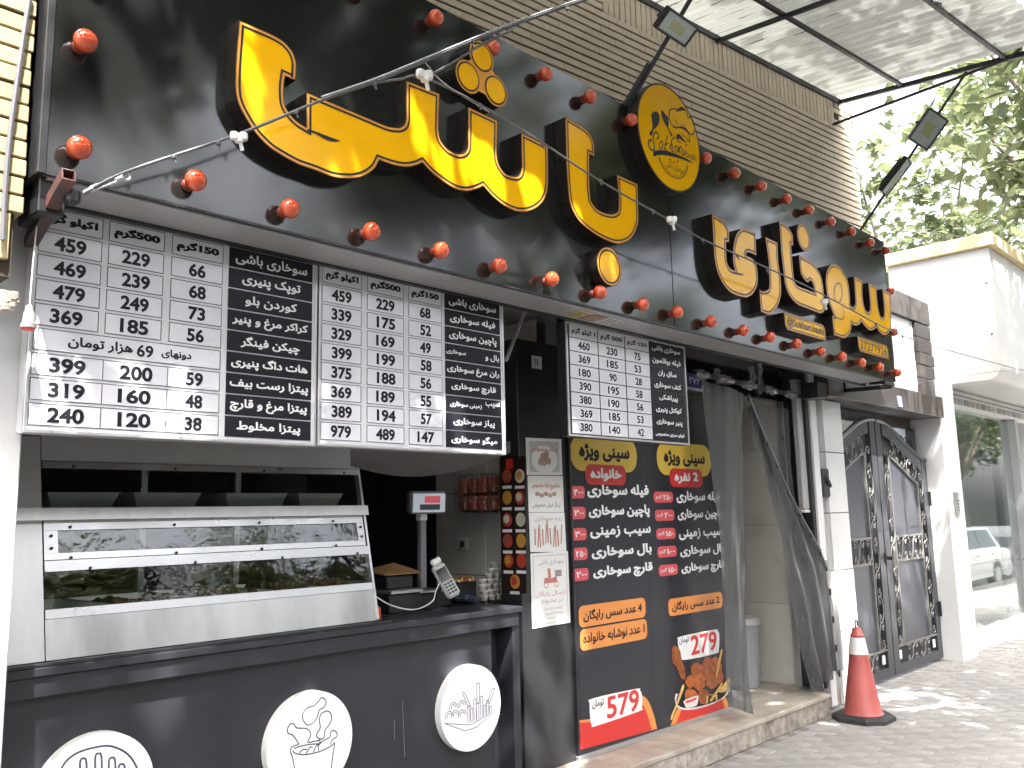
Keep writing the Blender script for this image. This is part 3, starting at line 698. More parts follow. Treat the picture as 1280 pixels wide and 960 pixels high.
# round logo
LC = at(837.5, 172.5, Y=YF); LR = .338; YL = YF-.0
lb = MB().lathe([(LR, YL-YS), (LR, 0)], 72, axis='y', c=(LC[0], YS, LC[2]), cap=False).build('logo_disc', m_side, sign, smooth=True)
MB().flat(circ(LC[0], LC[2], LR, 72), YL).build('logo_face', m_yel, lb); ring(MB(), circ(LC[0], LC[2], LR, 72), circ(LC[0], LC[2], LR-.011, 72), YL-.0008).build('edge_line', m_ink, lb)
r8 = (780, 90, 10.6667); r9 = (780, 160, 10.6667)
def lfill(reg, pts, nm='logo_mark'): MB().flat(ptrace(cv(*reg, pts), YL-.0012, k=4), YL-.0012).build(nm, m_ink, lb)
def lline(reg, pts, wd=.006, nm='logo_line'): MB().stroke(ptrace(cv(*reg, pts), YL-.0014, closed=False, k=4), wd, YL-.0014).build(nm, m_ink, lb)
lfill(r8, [(365, 580), (385, 540), (430, 525), (465, 560), (478, 620), (465, 690), (430, 740), (395, 770), (385, 810), (365, 850), (340, 830), (350, 795), (375, 765), (380, 700), (372, 640)])
lfill(r8, [(495, 530), (510, 512), (545, 555), (590, 610), (597, 690), (590, 730), (610, 780), (645, 840), (625, 850), (585, 760), (545, 690), (510, 610)])
lline(r8, [(600, 590), (610, 520), (640, 492), (690, 495), (720, 500), (760, 475), (800, 490), (840, 540), (852, 600), (900, 615), (935, 690), (945, 760), (920, 830), (880, 825), (850, 780)], .008)
lfill(r8, [(690, 530), (740, 520), (780, 510), (820, 515), (790, 490), (760, 478), (720, 505)])
lline(r8, [(600, 590), (620, 660), (650, 720), (690, 745), (760, 735), (820, 770), (862, 820), (875, 900), (880, 935)], .008)
lfill(r8, [(665, 715), (700, 735), (770, 725), (830, 755), (862, 800), (868, 835), (830, 790), (760, 750), (690, 750)])
lline(r8, [(680, 630), (695, 670), (715, 700)], .006); lline(r8, [(770, 720), (780, 690)], .005); lline(r8, [(810, 735), (822, 690)], .005)
lfill(r8, [(700, 845), (725, 825), (760, 850), (800, 900), (840, 940), (790, 925), (740, 890), (722, 905), (745, 945), (715, 920), (698, 880)])
lline(r8, [(770, 825), (820, 870), (878, 940)], .007); lline(r8, [(712, 880), (730, 920), (770, 945)], .005)
def map_logo(ax, az, bx, bz, hh_): pass
S_ = [(372, 165), (345, 160), (325, 200), (335, 250), (370, 295), (400, 290), (405, 230), (390, 150), (400, 80), (430, 55), (460, 90), (455, 130), (440, 150)]
lline(r9, S_, .011)
lline(r9, [(490, 180), (470, 220), (480, 270), (505, 270), (520, 220), (505, 180), (490, 180)], .008)
lline(r9, [(582, 95), (555, 200), (535, 295)], .008); lline(r9, [(590, 200), (545, 240), (560, 290), (585, 310)], .007)
lline(r9, [(680, 125), (640, 160), (615, 290)], .008); lline(r9, [(610, 250), (640, 215), (650, 250), (640, 305), (665, 315)], .007)
lline(r9, [(715, 240), (685, 245), (675, 300), (700, 325), (722, 260), (728, 330)], .007)
lline(r9, [(740, 250), (738, 335)], .008); lline(r9, [(738, 275), (760, 245), (772, 262)], .006); lline(r9, [(780, 270), (768, 340), (795, 360), (812, 300), (805, 368)], .008)
lfill(r9, [(822, 225), (832, 210), (840, 230), (830, 245)])
bx = [at(*q, Y=YL)[[0, 2]] for q in cv(*r9, [(832, 345), (960, 405)])]; h_ = .045
text('bashi', bx[0][0], bx[1][0], (bx[0][1]+bx[1][1])/2, h_, YL-.0014, m_ink, lb, bold=.0, skew=(bx[1][1]-bx[0][1])/(bx[1][0]-bx[0][0]))
lfill(r9, [(388, 340), (420, 300), (520, 295), (640, 325), (740, 365), (840, 410), (935, 475), (900, 465), (780, 420), (660, 385), (540, 362), (460, 362), (400, 378)])
lline(r9, [(462, 385), (490, 460), (540, 550), (620, 630), (710, 670), (780, 655), (830, 590), (852, 505)], .0065); lline(r9, [(470, 380), (505, 460), (555, 535), (630, 605), (710, 643), (770, 630), (820, 570), (838, 490)], .003)
for q in ((612, 420), (668, 455), (720, 447)): lfill(r9, [(q[0]-10, q[1]), (q[0], q[1]-14), (q[0]+10, q[1]), (q[0], q[1]+18)])
bx = [at(*q, Y=YL)[[0, 2]] for q in cv(*r9, [(560, 510), (795, 545)])]
text('سوخاری باشی', bx[0][0], bx[1][0], (bx[0][1]+bx[1][1])/2, .06, YL-.0014, m_ink, lb, bold=.0)
# ------------------------------------------------------------------ floodlights and their arms
def floodlight(name, label, center, nrm, upv, wd, ht, grp='floodlights on the sign arms'):
    t = thing(name, label, 'floodlight', tuple(center), grp)
    n_ = Vector(nrm).normalized(); x_ = Vector(upv).cross(n_).normalized(); y_ = n_.cross(x_)
    R_ = Matrix((x_, y_, n_)).transposed().to_4x4(); T = Matrix.Translation(Vector(center)) @ R_
    MB().box(-wd/2, wd/2, -ht/2, ht/2, -.035, 0, .006, T).build('housing', m_dark, t)
    fr = MB()
    for a_ in ((-wd/2, -wd/2+.012, -ht/2, ht/2), (wd/2-.012, wd/2, -ht/2, ht/2), (-wd/2+.012, wd/2-.012, -ht/2, -ht/2+.012), (-wd/2+.012, wd/2-.012, ht/2-.012, ht/2)): fr.box(*a_, -.002, .012, .002, T)
    fr.build('frame', m_dark, t)
    MB().box(-wd/2+.014, wd/2-.014, -ht/2+.014, ht/2-.014, 0, .003, 0, T).build('reflector', mat('reflector', (.80, .81, .84), rough=.45, var=.08, vs=8), t)
    MB().box(-wd*.22, wd*.22, -ht*.2, ht*.2, .003, .006, .001, T).build('led_plate', mat('led', (.66, .62, .36), rough=.4), t)
    MB().box(-wd/2+.013, wd/2-.013, -ht/2+.013, ht/2-.013, .008, .010, 0, T).build('glass', m_glass, t)
    fin = MB()
    for k in range(5): fin.box(-wd*.4+k*wd*.19, -wd*.4+k*wd*.19+.006, -ht*.4, ht*.4, -.055, -.035, 0, T)
    fin.build('cooling_fin', m_dark, t); MB().box(-wd/2-.02, -wd/2-.003, -.012, .012, -.03, .0, .003, T).build('bracket', m_dark, t)
    return t
A2 = at(1075.6, 288, Y=2.9); B2 = np.array([7.616, 1.98, 5.25]); A1 = at(781, 140, Y=2.9); D2 = B2-A2
arm = lambda A, D: (lambda t: tuple(A+D*t))
t = tag(MB().tube([tuple(A2-D2*.04), tuple(B2)], .012, 8).build('floodlight_pole', m_dark, smooth=True), 'dark steel arm from the right end of the sign to the canopy corner', 'arm', 'steel arms carrying floodlights')
B1 = A1+D2; t = tag(MB().tube([tuple(A1-D2*.05), tuple(B1)], .014, 8).tube([tuple(A1+D2*.02+np.array([-.035, 0, 0])), tuple(A1+D2*.2+np.array([-.035, 0, 0]))], .012, 8).build('floodlight_pole', m_dark, smooth=True), 'dark steel arm rising beside the round logo with one floodlight', 'arm', 'steel arms carrying floodlights')
def tcen(A, D, px_):
    best = min((abs(proj(A+D*k/400)[0]-px_), k) for k in range(500)); return A+D*best[1]/400
def facecam(P, q=(0, 0, 0)): return Vector(CAM-P).normalized()+Vector(q)
c1 = tcen(A1, D2, 841); floodlight('floodlight', 'small black floodlight tilted on the arm above the round logo, against brick', c1-np.array([0, .03, 0]), (0, -.62, -.78), (0, 0, 1), .30, .135)
c2 = tcen(A2, D2, 1156); floodlight('floodlight', 'larger square floodlight high on the right arm in front of leaves, pale glass', c2+np.array([-.03, -.04, .02]), (-.75, -.75, -.55), (.38, -.38, 1), .21, .29)
c3 = tcen(A2, D2, 1119); floodlight('floodlight', 'slim floodlight seen edge-on just below the large one on the right arm', c3+np.array([-.03, -.02, 0]), tuple(Vector(D2).cross(Vector(CAM-c3)).normalized()+Vector(CAM-c3).normalized()*.45), tuple(D2), .15, .34)
# ------------------------------------------------------------------ price boards
def price_board(name, label, Y, frame, colx, rowz, heads, rows, names, inset_=.008, deep=.07, wide=None, cellr=True, merge=()):
    x0, x1, z0, z1 = frame
    t = thing(name, label, 'price board', ((x0+x1)/2, Y, z0), 'price boards hanging under the sign')
    MB().box(x0, x1, Y, Y+deep, z0, z1, .004).build('board_body', m_board if cellr else m_dark, t)
    f_ = .011; fr = MB()
    for q in ((x0, x1, z1-f_, z1), (x0, x1, z0, z0+f_), (x0, x0+f_, z0+f_, z1-f_), (x1-f_, x1, z0+f_, z1-f_)): fr.box(q[0], q[1], Y-.006, Y+.01, q[2], q[3], .0015)
    fr.build('frame', mat('board_frame', (.55, .55, .56), rough=.3, metal=.5), t)
    nr = len(rowz)-1
    for r in range(nr):
        zt, zb = rowz[r], rowz[r+1]; h = zt-zb
        # name cell
        a, b = colx[3]
        nc = MB().flat([(a, zb+.0025), (b, zb+.0025), (b, zt-.0025), (a, zt-.0025)], Y-.003).build('name_cell', m_ink, t)
        tx, wf, hf = names[r][:3]; c = (a+b)/2+(names[r][3] if len(names[r]) > 3 else 0); hw = (b-a)/2*wf
        text(tx, c-hw, c+hw, (zt+zb)/2, h*hf, Y-.0036, m_inkt, nc, name='item_name', bold=.03)
        if len(names[r]) > 4:
            t2 = names[r][4]; text(t2[0], a+(b-a)*t2[1], a+(b-a)*t2[2], (zt+zb)/2+t2[3]*h, h*t2[4], Y-.0036, m_inkt, nc, name='item_name', bold=.03)
        vals = heads if r == 0 else rows[r-1]
        if isinstance(vals, str):
            a, b = colx[0][0], colx[2][1]
            P = [(a, zb+.006), (b, zb+.006), (b, zt-.006), (a, zt-.006)]
            cell = MB().flat(P, Y-.0015).build('price_cell', m_cell, t); MB().stroke(P, .0026, Y-.0024, closed=True).build('cell_line', m_line, cell)
            text('هزار تومان', a+.11, a+.33, (zt+zb)/2, h*.52, Y-.003, m_ink, cell, bold=.035); text('69', a+.345, a+.405, (zt+zb)/2, h*.55, Y-.003, m_ink, cell, bold=.035); text('دونه\u200cای'.replace('\u200c', ''), a+.435, a+.55, (zt+zb)/2, h*.42, Y-.003, m_ink, cell, bold=.035)
            continue
        for k in range(3):
            a, b = colx[k]; g_ = inset_
            if merge and r in merge: a = colx[k][0]; b = colx[k+1][0]-.0 if k < 2 else colx[k][1]; 
            P = [(a, zb+g_*.75), (b, zb+g_*.75), (b, zt-g_*.75), (a, zt-g_*.75)]
            cell = MB().flat(P, Y-.0015-.0001*k).build('price_cell', m_cell, t)
            MB().stroke(P, .0026 if cellr else .0016, Y-.0024, closed=True).build('cell_line', m_line if cellr else mat('thin_grey', (.25, .25, .27), rough=.4), cell)
            tx = vals[k]; mid = (a+b)/2
            if r == 0: hw = (b-a)*.42; hh = h*.56
            else: hw = (b-a)*(.255 if len(tx) > 2 else .165)*(1 if cellr else .82); hh = h*(.62 if cellr else .58)
            if r > 0: mid += random.uniform(-.012, .012)*(b-a)
            text(tx, mid-hw, mid+hw, (zt+zb)/2-(.0 if r else .0), hh, Y-.0032, m_ink, cell, name='price_text' if r else 'header_text', bold=.05 if cellr else .03)
    return t
YB = 3.12
rz = [2.737-(2.737-1.978)*i/9 for i in range(10)]
H3 = ['1کیلو گرم', '500گرم', '150گرم']
price_board('price_board', 'leftmost white price board with a 69 line across it over the food display', YB, (.93, 2.044, 1.958, 2.75),
            [(.944, 1.15), (1.174, 1.374), (1.405, 1.61), (1.636, 2.020)], rz, H3,
            [('459', '229', '66'), ('469', '239', '68'), ('479', '249', '73'), ('369', '185', '56'), 'wide', ('399', '200', '59'), ('319', '160', '48'), ('240', '120', '38')],
            [('سوخاری باشی', .86, .62), ('توپک پنیری', .7, .62), ('کوردن بلو', .62, .55), ('کراکر مرغ و پنیر', .9, .58), ('چیکن فینگر', .7, .60), ('هات داگ پنیری', .9, .60), ('پیتزا رست بیف', .92, .55), ('پیتزا مرغ و قارچ', .9, .60), ('پیتزا مخلوط', .74, .55)], merge=(6, 7, 8))
rz = [2.748-(2.748-1.984)*i/9 for i in range(10)]
price_board('price_board', 'middle white price board whose last row reads 979, left of the posters', YB, (2.054, 3.176, 1.962, 2.768),
            [(2.07, 2.275), (2.308, 2.515), (2.546, 2.75), (2.77, 3.150)], rz, H3,
            [('459', '229', '68'), ('339', '175', '52'), ('329', '169', '49'), ('399', '199', '58'), ('375', '188', '56'), ('369', '189', '55'), ('389', '194', '57'), ('979', '489', '147')],
            [('سوخاری باشی', .86, .55), ('فیله سوخاری', .82, .52), ('پاچین سوخاری', .86, .56), ('بال و', .26, .45, .13, ('سوخاری', .02, .36, .02, .3)), ('ران مرغ سوخاری', .94, .52), ('قارچ سوخاری', .8, .5), ('زمینی سوخاری', .56, .36, -.055, ('سیب', .70, .97, .17, .4)), ('پیاز سوخاری', .74, .5), ('میگو سوخاری', .82, .5)])
rz = [2.732-(2.732-2.104)*i/8 for i in range(9)]
price_board('price_board', 'small thinly ruled price board hanging above the yellow headings of the banner', 3.14, (3.70, 4.912, 2.088, 2.742),
            [(3.73, 3.985), (3.992, 4.246), (4.254, 4.502), (4.508, 4.880)], rz, ['1 کیلو گرم', '500 گرم', '150 گرم'],
            [('460', '230', '75'), ('369', '185', '53'), ('180', '90', '28'), ('390', '195', '58'), ('380', '190', '56'), ('369', '185', '53'), ('380', '140', '42')],
            [('سوخاری باشی', .86, .56), ('فیله بوقلمون', .86, .56), ('ساق ران', .56, .56), ('کتف سوخاری', .82, .56), ('پیراشکی', .56, .56), ('کوکتل پنیری', .78, .56), ('پنیر سوخاری', .78, .56), ('فوفو سبزی مخصوص', .86, .36)], inset_=.003, cellr=False)
# strap behind the middle board, cloth under it
a = at(656, 389, Y=3.3); b = at(632, 452, Y=3.3)
tag(MB().bar((a[0], 3.3, a[2]), (b[0], 3.3, b[2]), .028, .004).build('strap', mat('grey_strap', (.42, .42, .42), rough=.5)), 'pale grey strap hanging slanted beside the middle price board', 'strap')
cl = MB(); nu, nv = 16, 6; v = []; f = []
for i in range(nu+1):
    u = i/nu
    for j in range(nv+1):
        t_ = j/nv; px_ = 438+200*u; top = 560; bot = 566+(30*math.sin(math.pi*min(1, u*.82+.18))**1.0) if u < .9 else 566+12*(1-u)*10*.6
        Yc = 3.22+.3*t_+.02*math.sin(9*u+3*t_); P = at(px_, top-8+(bot-top+8)*t_, Y=Yc); v.append(tuple(P))
for i in range(nu):
    for j in range(nv): q = i*(nv+1)+j; f.append((q, q+1, q+nv+2, q+nv+1))
tag(cl.add(v, f).build('cloth', mat('grey_cloth', (.10, .10, .10), rough=.8, var=.2, vs=6), smooth=True), 'grey cloth sagging below the middle price board over the till', 'cloth')
# ------------------------------------------------------------------ black pillar with posters
xp0, xp1 = 3.83, 4.285
pil = MB().box(xp0, xp1, YW, 3.82, .16, 2.74, .004).build('black_pillar', m_dark)
tag(pil, 'flat black pillar between the counter window and the banner, with paper posters', 'pillar')
def poster(corners, Y, label, art):
    P = [at(*c, Y=Y) for c in corners]
    t = thing('poster', label, 'poster', tuple((P[2]+P[3])/2), 'white paper posters on the black pillar')
    q = [(p[0], p[2]) for p in P]
    sh_ = MB().prism([q[3], q[2], q[1], q[0]], Y, Y+.0012).build('sheet', m_paper, t)
    X = lambda u, v: ((q[0][0]*(1-u)+q[1][0]*u)*(1-v)+(q[3][0]*(1-u)+q[2][0]*u)*v, (q[0][1]*(1-u)+q[1][1]*u)*(1-v)+(q[3][1]*(1-u)+q[2][1]*u)*v)
    art(t, Y-.001, X); return t
m_pr1 = mat('faded_red_print', (.50, .20, .17), rough=.4); m_pr2 = mat('faded_brown_print', (.48, .33, .26), rough=.4, var=.3, vs=60); m_pr3 = mat('faded_grey_print', (.30, .27, .26), rough=.4); m_pr4 = mat('pale_grey_print', (.48, .50, .50), rough=.4)
def plate_art(t, y, X):
    a, b = X(.08, .08), X(.92, .9)
    MB().flat([X(.08, .92), X(.92, .92), X(.92, .08), X(.08, .08)], y).build('picture', m_pr4, t)
    c = X(.5, .58); w_ = (b[0]-a[0])/2; MB().flat(circ(c[0], c[1], w_*.86, 26, w_*.62), y-.0003).build('plate', m_paper, t)
    for k in range(9): a_ = k*2.4; MB().flat(circ(c[0]+w_*.4*math.sin(a_)*(k/9), c[1]+w_*.3*math.cos(a_)*(k/9), w_*.17, 9), y-.0005-k*.00004).build('food', m_pr2, t)
    l = X(.14, .3); r = X(.86, .3); text('سالاد مخصوص', l[0], r[0], (l[1]+r[1])/2, .04, y-.001, m_pr1, t, bold=.02)
def two_art(a_, b_):
    def f_(t, y, X):
        l = X(.1, .28); r = X(.9, .28); text(a_, l[0], r[0], l[1], .045, y, m_pr1, t, bold=.03)
        for k in range(5): c = X(.25+.12*k, .5+.04*(k % 2)); MB().flat(circ(c[0], c[1], .022, 9, .014), y).build('food', m_pr2, t)
        l = X(.1, .8); r = X(.9, .8); text(b_, l[0], r[0], l[1], .04, y, m_pr3, t, bold=.02)
    return f_
def fries_art(t, y, X):
    l = X(.15, .16); r = X(.92, .16); text('زیره سوخاری', l[0], r[0], l[1], .035, y, m_pr3, t, bold=.0)
    for k in range(11): c = X(.14+.072*k, .62+.06*math.sin(k)); MB().flat([(c[0]-.006, c[1]-.05), (c[0]+.006, c[1]-.05), (c[0]+.012*math.sin(k*2)+.006, c[1]+.05+.02*(k % 3)), (c[0]+.012*math.sin(k*2)-.006, c[1]+.05+.02*(k % 3))], y-.00005*k).build('fry', m_pr1 if k % 2 else m_pr2, t)
def bike_art(t, y, X):
    P = [X(.06, .04), X(.94, .04), X(.94, .96), X(.06, .96)]; MB().stroke(P, .003, y, closed=True).build('border', m_pr3, t)
    l = X(.2, .13); r = X(.85, .13); text('سوخاری باشی', l[0], r[0], l[1], .04, y, m_pr3, t, bold=.0)
    for u in (.38, .66): c = X(u, .44); MB().stroke(circ(c[0], c[1], .018, 16), .005, y, closed=True).build('wheel_print', m_pr1, t)
    MB().flat([X(.32, .42), X(.52, .42), X(.68, .42), X(.66, .33), X(.52, .36), X(.5, .22), X(.42, .22), X(.44, .34), X(.34, .35)], y-.0004).build('rider_print', m_pr1, t); MB().flat([X(.62, .34), X(.8, .34), X(.8, .25), X(.62, .25)], y-.0006).build('box_print', m_pr3, t)
    for v, s_, hh_, mm, (u0, u1) in ((.56, 'ارسال رایگان', .036, m_pr1, (.1, .9)), (.67, 'در محدوده', .03, m_pr3, (.25, .8)), (.77, '۰۵۱-۳۷۲۷۷۹۲۶', .016, m_pr3, (.3, .8)), (.84, '۰۹۱۵۳۲۲۲۹۲۶', .016, m_pr3, (.32, .8)), (.90, '۰۹۰۱۳۷۲۷۷۹۲', .016, m_pr3, (.35, .8))):
        l = X(u0, v); r = X(u1, v); text(s_, l[0], r[0], l[1], hh_, y, mm, t, bold=.0)
YP = YW-.004
poster([(657, 547), (701.5, 549), (703, 594), (658.5, 593.5)], YP, 'square white poster with a salad plate, topmost on the black pillar', plate_art)
poster([(659.5, 594.5), (703.5, 595), (705, 640), (661, 640.5)], YP, 'white poster with red heading line, second from the top on the pillar', two_art('ساندویچ فیله مخصوص', 'ژینگر فیش مخصوص'))
poster([(661, 641), (705.5, 640.5), (708, 690), (663, 690)], YP, 'white poster with a faded red fries picture, third on the pillar', fries_art)
poster([(663, 692), (710, 689), (713, 778), (665.5, 786)], YP, 'tallest white poster with delivery rider drawing, lowest on the pillar', bike_art)
sk = at(671, 453, Y=YP); t = tag(MB().box(sk[0]-.045, sk[0]+.045, YP-.001, YW-.0005, sk[2]-.04, sk[2]+.04).build('sticker', m_paper), 'small pale square sticker high on the black pillar', 'sticker')
for k in range(2): MB().box(sk[0]-.025+k*.022, sk[0]-.01+k*.022, YP-.003, YP-.002, sk[2]-.022, sk[2]+.025).build('print_bar', mat('blue_print', (.25, .40, .55), rough=.4), t)
# sauce list on the pillar's side
sp = thing('sauce_list', 'tall dark sauce poster with eleven round sauce pictures beside the counter window', 'poster', (3.826, 3.72, 1.2))
XJ = 3.826
j = lambda x, y: at(x, y, X=XJ)
q = [j(625, 572), j(656.5, 570), j(658, 742), j(627, 741)]
MB().add([tuple(p) for p in q], [(0, 3, 2, 1)]).build('sheet', mat('brown_poster', (.035, .02, .017), rough=.35, var=.4, vs=2), sp)
def sidepoly(pts, x, nm, m, par): return MB().add([(x, p[0], p[1]) for p in pts], [tuple(range(len(pts)))]).build(nm, m, par)
m_s = [mat('sauce_white', (.6, .55, .45), rough=.4), mat('sauce_amber', (.55, .27, .05), rough=.4), mat('sauce_red', (.45, .06, .03), rough=.4), mat('sauce_brown', (.25, .10, .05), rough=.4)]
rowsS = [(595, (634, 650)), (622, (634, 650)), (649.5, (634.5, 651)), (676, (635, 651.5)), (701, (636, 652)), (727, (644,))]
kk = 0
for y_, xs_ in rowsS:
    for x_ in xs_:
        c = j(x_, y_); 
        r1_ = .042; pc = sidepoly([(c[1]+r1_*.95*math.cos(a_), c[2]+r1_*math.sin(a_)) for a_ in [i*math.pi/10 for i in range(20)]], XJ-.002, 'sauce_picture', m_s[(2, 0, 1, 2, 2, 0, 2, 1, 2, 2, 1)[kk]], sp)
        sidepoly([(c[1]+r1_*.6*math.cos(a_)+.006, c[2]+.004+r1_*.62*math.sin(a_)) for a_ in [i*math.pi/8 for i in range(16)]], XJ-.004, 'sauce', m_s[(3, 1, 1, 0, 0, 0, 3, 1, 1, 2, 2)[kk]], pc)
        l = j(x_, y_+14); sidepoly([(l[1]-.04, l[2]-.009), (l[1]+.04, l[2]-.009), (l[1]+.04, l[2]+.009), (l[1]-.04, l[2]+.009)], XJ-.003, 'caption', m_inkt, sp)
        kk += 1
c = j(637, 580); MB().add([(XJ-.003, c[1]+a_, c[2]+b_) for a_, b_ in ((.03, -.03), (.03, .03), (-.03, .03), (-.03, -.03))], [(0, 1, 2, 3)]).build('heading', m_redp, sp)
# ------------------------------------------------------------------ the set-menu banner
YN = YW-.012
xb0, xb1 = at(712, 545, Y=YN)[0]+.0, at(916.5, 882, Y=YN)[0]
bn = thing('banner', 'dark printed banner with yellow and red set-menu headings and prices 579 and 279', 'banner', ((xb0+xb1)/2, YN, .175))
MB().box(xb0, xb1, YN, YN+.01, .2, 2.60).build('banner_sheet', m_ban, bn)
MB().box(xb0-.02, xb1+.02, YN-.012, YW+.02, .173, .2, .002).build('base_rail', m_alu, bn)
MB().box(xb0-.018, xb0-.002, YN-.008, YN+.01, .2, 2.6).build('side_rail', m_dark, bn)
sm = at(810, 700, Y=YN)[0]; MB().box(sm-.002, sm+.002, YN-.0006, YN+.004, .2, 2.6).build('panel_seam', m_dark, bn)
def badge(l, r, hp, m, txt, tm, nm='badge', rr=.3, wf=.8, hf=.6, bold=.04, tmw=None, dy=0.0):
    x0, x1, zc, h = pbox(l, r, hp, YN-.002); b_ = MB().flat(rrect(x0, x1, zc-h/2, zc+h/2, h*rr), YN-.002).build(nm, m, bn)
    if txt: c = (x0+x1)/2; hw = (x1-x0)/2*wf; text(txt, c-hw, c+hw, zc+dy*h, h*hf, YN-.003, tm, b_, bold=bold)
    return b_, x0, x1, zc, h
YN0 = YN
badge((713, 565), (796, 570), 44, m_yelp, 'سینی ویژه', m_ink, rr=.45, wf=.76, hf=.5, bold=.05, dy=.02)
YN -= .0012; badge((731.5, 593), (782.5, 594), 25, m_redp, 'خانواده', m_inkt, rr=.4, wf=.76, hf=.66, bold=.05)
YN = YN0; badge((821, 573), (888.5, 576), 40, m_yelp, 'سینی ویژه', m_ink, rr=.45, wf=.76, hf=.5, bold=.05, dy=.02)
YN -= .0012; badge((837, 597), (878, 598), 23, m_redp, '2 نفره', m_inkt, rr=.4, wf=.72, hf=.66, bold=.05); YN = YN0
L1 = [(613, 617, 'فیله سوخاری', '۴۰۰'), (638, 640, 'پاچین سوخاری', '۳۰۰'), (664, 662, 'سیب زمینی', '۳۰۰'), (691, 687, 'بال سوخاری', '۲۵۰'), (715, 709, 'قارچ سوخاری', '۲۰۰')]
for i, (yl, yr, tx, pr_) in enumerate(L1):
    x0 = 734+i*1.9; x1 = 811+i*1.2; yy = yl+3; ya, yb = (614.5, 616, 0)[:2] if i == 0 else (yl, yr)
    ptext(tx, (x0, [614, 641, 668, 694, 721][i]), (x1, [614, 638, 661, 684, 707][i]), [17, 17, 15, 16, 17][i], YN-.003, m_inkt, bn, name='item_name', bold=.045)
    cy = [615, 641, 667.5, 692, 718][i]
    b_, bx0, bx1, bz, bh = badge((712+i*.8, cy+.5), (731+i*1.2, cy), 15.5, m_pink, None, None, nm='price_badge', rr=.35)
    text(pr_, bx0+(bx1-bx0)*.25, bx1-(bx1-bx0)*.12, bz, bh*.5, YN-.003, m_inkt, b_, bold=.04)
for i, (tx, pr_) in enumerate((('فیله سوخاری', '۲۵۰'), ('پاچین سوخاری', '۲۰۰'), ('سیب زمینی', '۱۵۰'), ('بال سوخاری', '۱۰۰'), ('قارچ سوخاری', '۱۵۰'))):
    ptext(tx, (845.5+i*1.6, [621, 644, 669, 691, 713][i]), (901+i*1.2, [622, 643, 665, 685, 706][i]), [15, 15, 14, 14, 15][i], YN-.003, m_inkt, bn, name='item_name', bold=.045)
    cy = [621.5, 644, 667, 689.5, 712.5][i]
    b_, bx0, bx1, bz, bh = badge((817+i*1.6, cy), (841.5+i*1.5, cy), 14, m_pink, None, None, nm='price_badge', rr=.4)
    text(pr_, bx0+(bx1-bx0)*.48, bx1-(bx1-bx0)*.1, bz, bh*.5, YN-.003, m_inkt, b_, bold=.04); text('گرم', bx0+(bx1-bx0)*.1, bx0+(bx1-bx0)*.42, bz, bh*.42, YN-.003, m_inkt, b_, bold=.02)
badge((723.5, 768.5), (807, 761.5), 26, m_orp, '4 عدد سس رایگان', m_ink, rr=.3, wf=.88, hf=.6, bold=.03)
badge((725, 797), (809, 789), 26, m_orp, '1 عدد نوشابه خانواده', m_ink, rr=.3, wf=.92, hf=.6, bold=.03)
badge((835.5, 757.5), (903, 751.5), 21, m_orp, '2 عدد سس رایگان', m_ink, rr=.3, wf=.88, hf=.62, bold=.03)
def pflat(pts, m, nm, dy=.0015, par=None, sm=True):
    q = ptrace(pts, YN-dy) if sm else [tuple(at(p[0], p[1], Y=YN-dy)[[0, 2]]) for p in pts]
    return MB().flat(q, YN-dy).build(nm, m, par or bn)
# red curves at the foot
pflat([(723, 900.5, 1), (745, 897), (770, 885), (796, 870), (808, 873), (816, 890), (821.5, 911, 1), (723, 938, 1)], m_orp, 'orange_curve', .0012)
pflat([(723, 903.5, 1), (748, 901), (775, 893), (800, 880), (808, 890), (815, 913, 1), (723, 938, 1)], m_redp, 'red_curve', .0018)
pflat([(838, 907, 1), (850, 880), (868, 870), (900, 868), (908, 873), (911, 885, 1)], m_orp, 'orange_curve', .0012)
pflat([(845, 904, 1), (856, 882), (875, 874), (900, 872), (906, 886, 1)], m_redp, 'red_curve', .0018)
def price_tag_(c, num, unit, nl, nr_, nh, ul, ur, uh):
    q = ptrace(c, YN-.0024, k=4); b_ = MB().flat(q, YN-.0024).build('price_plate', m_inkt, bn)
    ptext(num, nl, nr_, nh, YN-.0034, m_redp, b_, name='price_text', bold=.03); ptext(unit, ul, ur, uh, YN-.0034, m_ink, b_, bold=.02)
price_tag_([(741, 873), (795, 861), (800, 863), (802.5, 869), (802.5, 884), (799, 889), (745, 907.5), (740, 906), (738, 900), (737, 880)], '579', 'تومان', (758.5, 883.5), (799, 876), 28, (740, 881), (755, 878), 11)
price_tag_([(851, 795.5), (893, 787), (897, 788.5), (899, 793), (898.5, 812), (894, 817), (855, 825), (851, 818), (848, 808), (847.5, 800)], '279', 'تومان', (863.5, 807), (896, 800.5), 25, (849, 802), (861, 799), 9)
# the picture of the chicken plate, flat print
rS = (840, 770, 7.389)
m_fry = mat('fried_print', (.52, .16, .04), rough=.35, var=.55, vs=26, col2=(.22, .05, .015)); m_chip = mat('chip_print', (.66, .44, .14), rough=.35); m_cream = mat('plate_print', (.66, .64, .62), rough=.35)
def sp_(pts, m, nm, dy): return pflat(cv(*rS, pts), m, nm, dy)
sp_([(30, 740), (60, 720), (250, 790), (430, 760), (530, 660), (540, 690), (470, 760), (330, 830), (160, 868), (60, 850), (32, 800)], m_cream, 'plate_picture', .0030)
sp_([(40, 780), (80, 700), (200, 740), (430, 720), (520, 650), (470, 750), (330, 815), (160, 850), (70, 835)], m_ink, 'plate_picture', .0032)
bl = [(400, 470, 60, 90), (330, 440, 55, 60), (230, 500, 60, 70), (330, 540, 60, 60), (420, 520, 40, 60), (170, 605, 45, 60), (250, 610, 58, 75), (370, 610, 58, 60), (175, 740, 60, 70), (290, 745, 48, 75), (440, 570, 35, 60)]
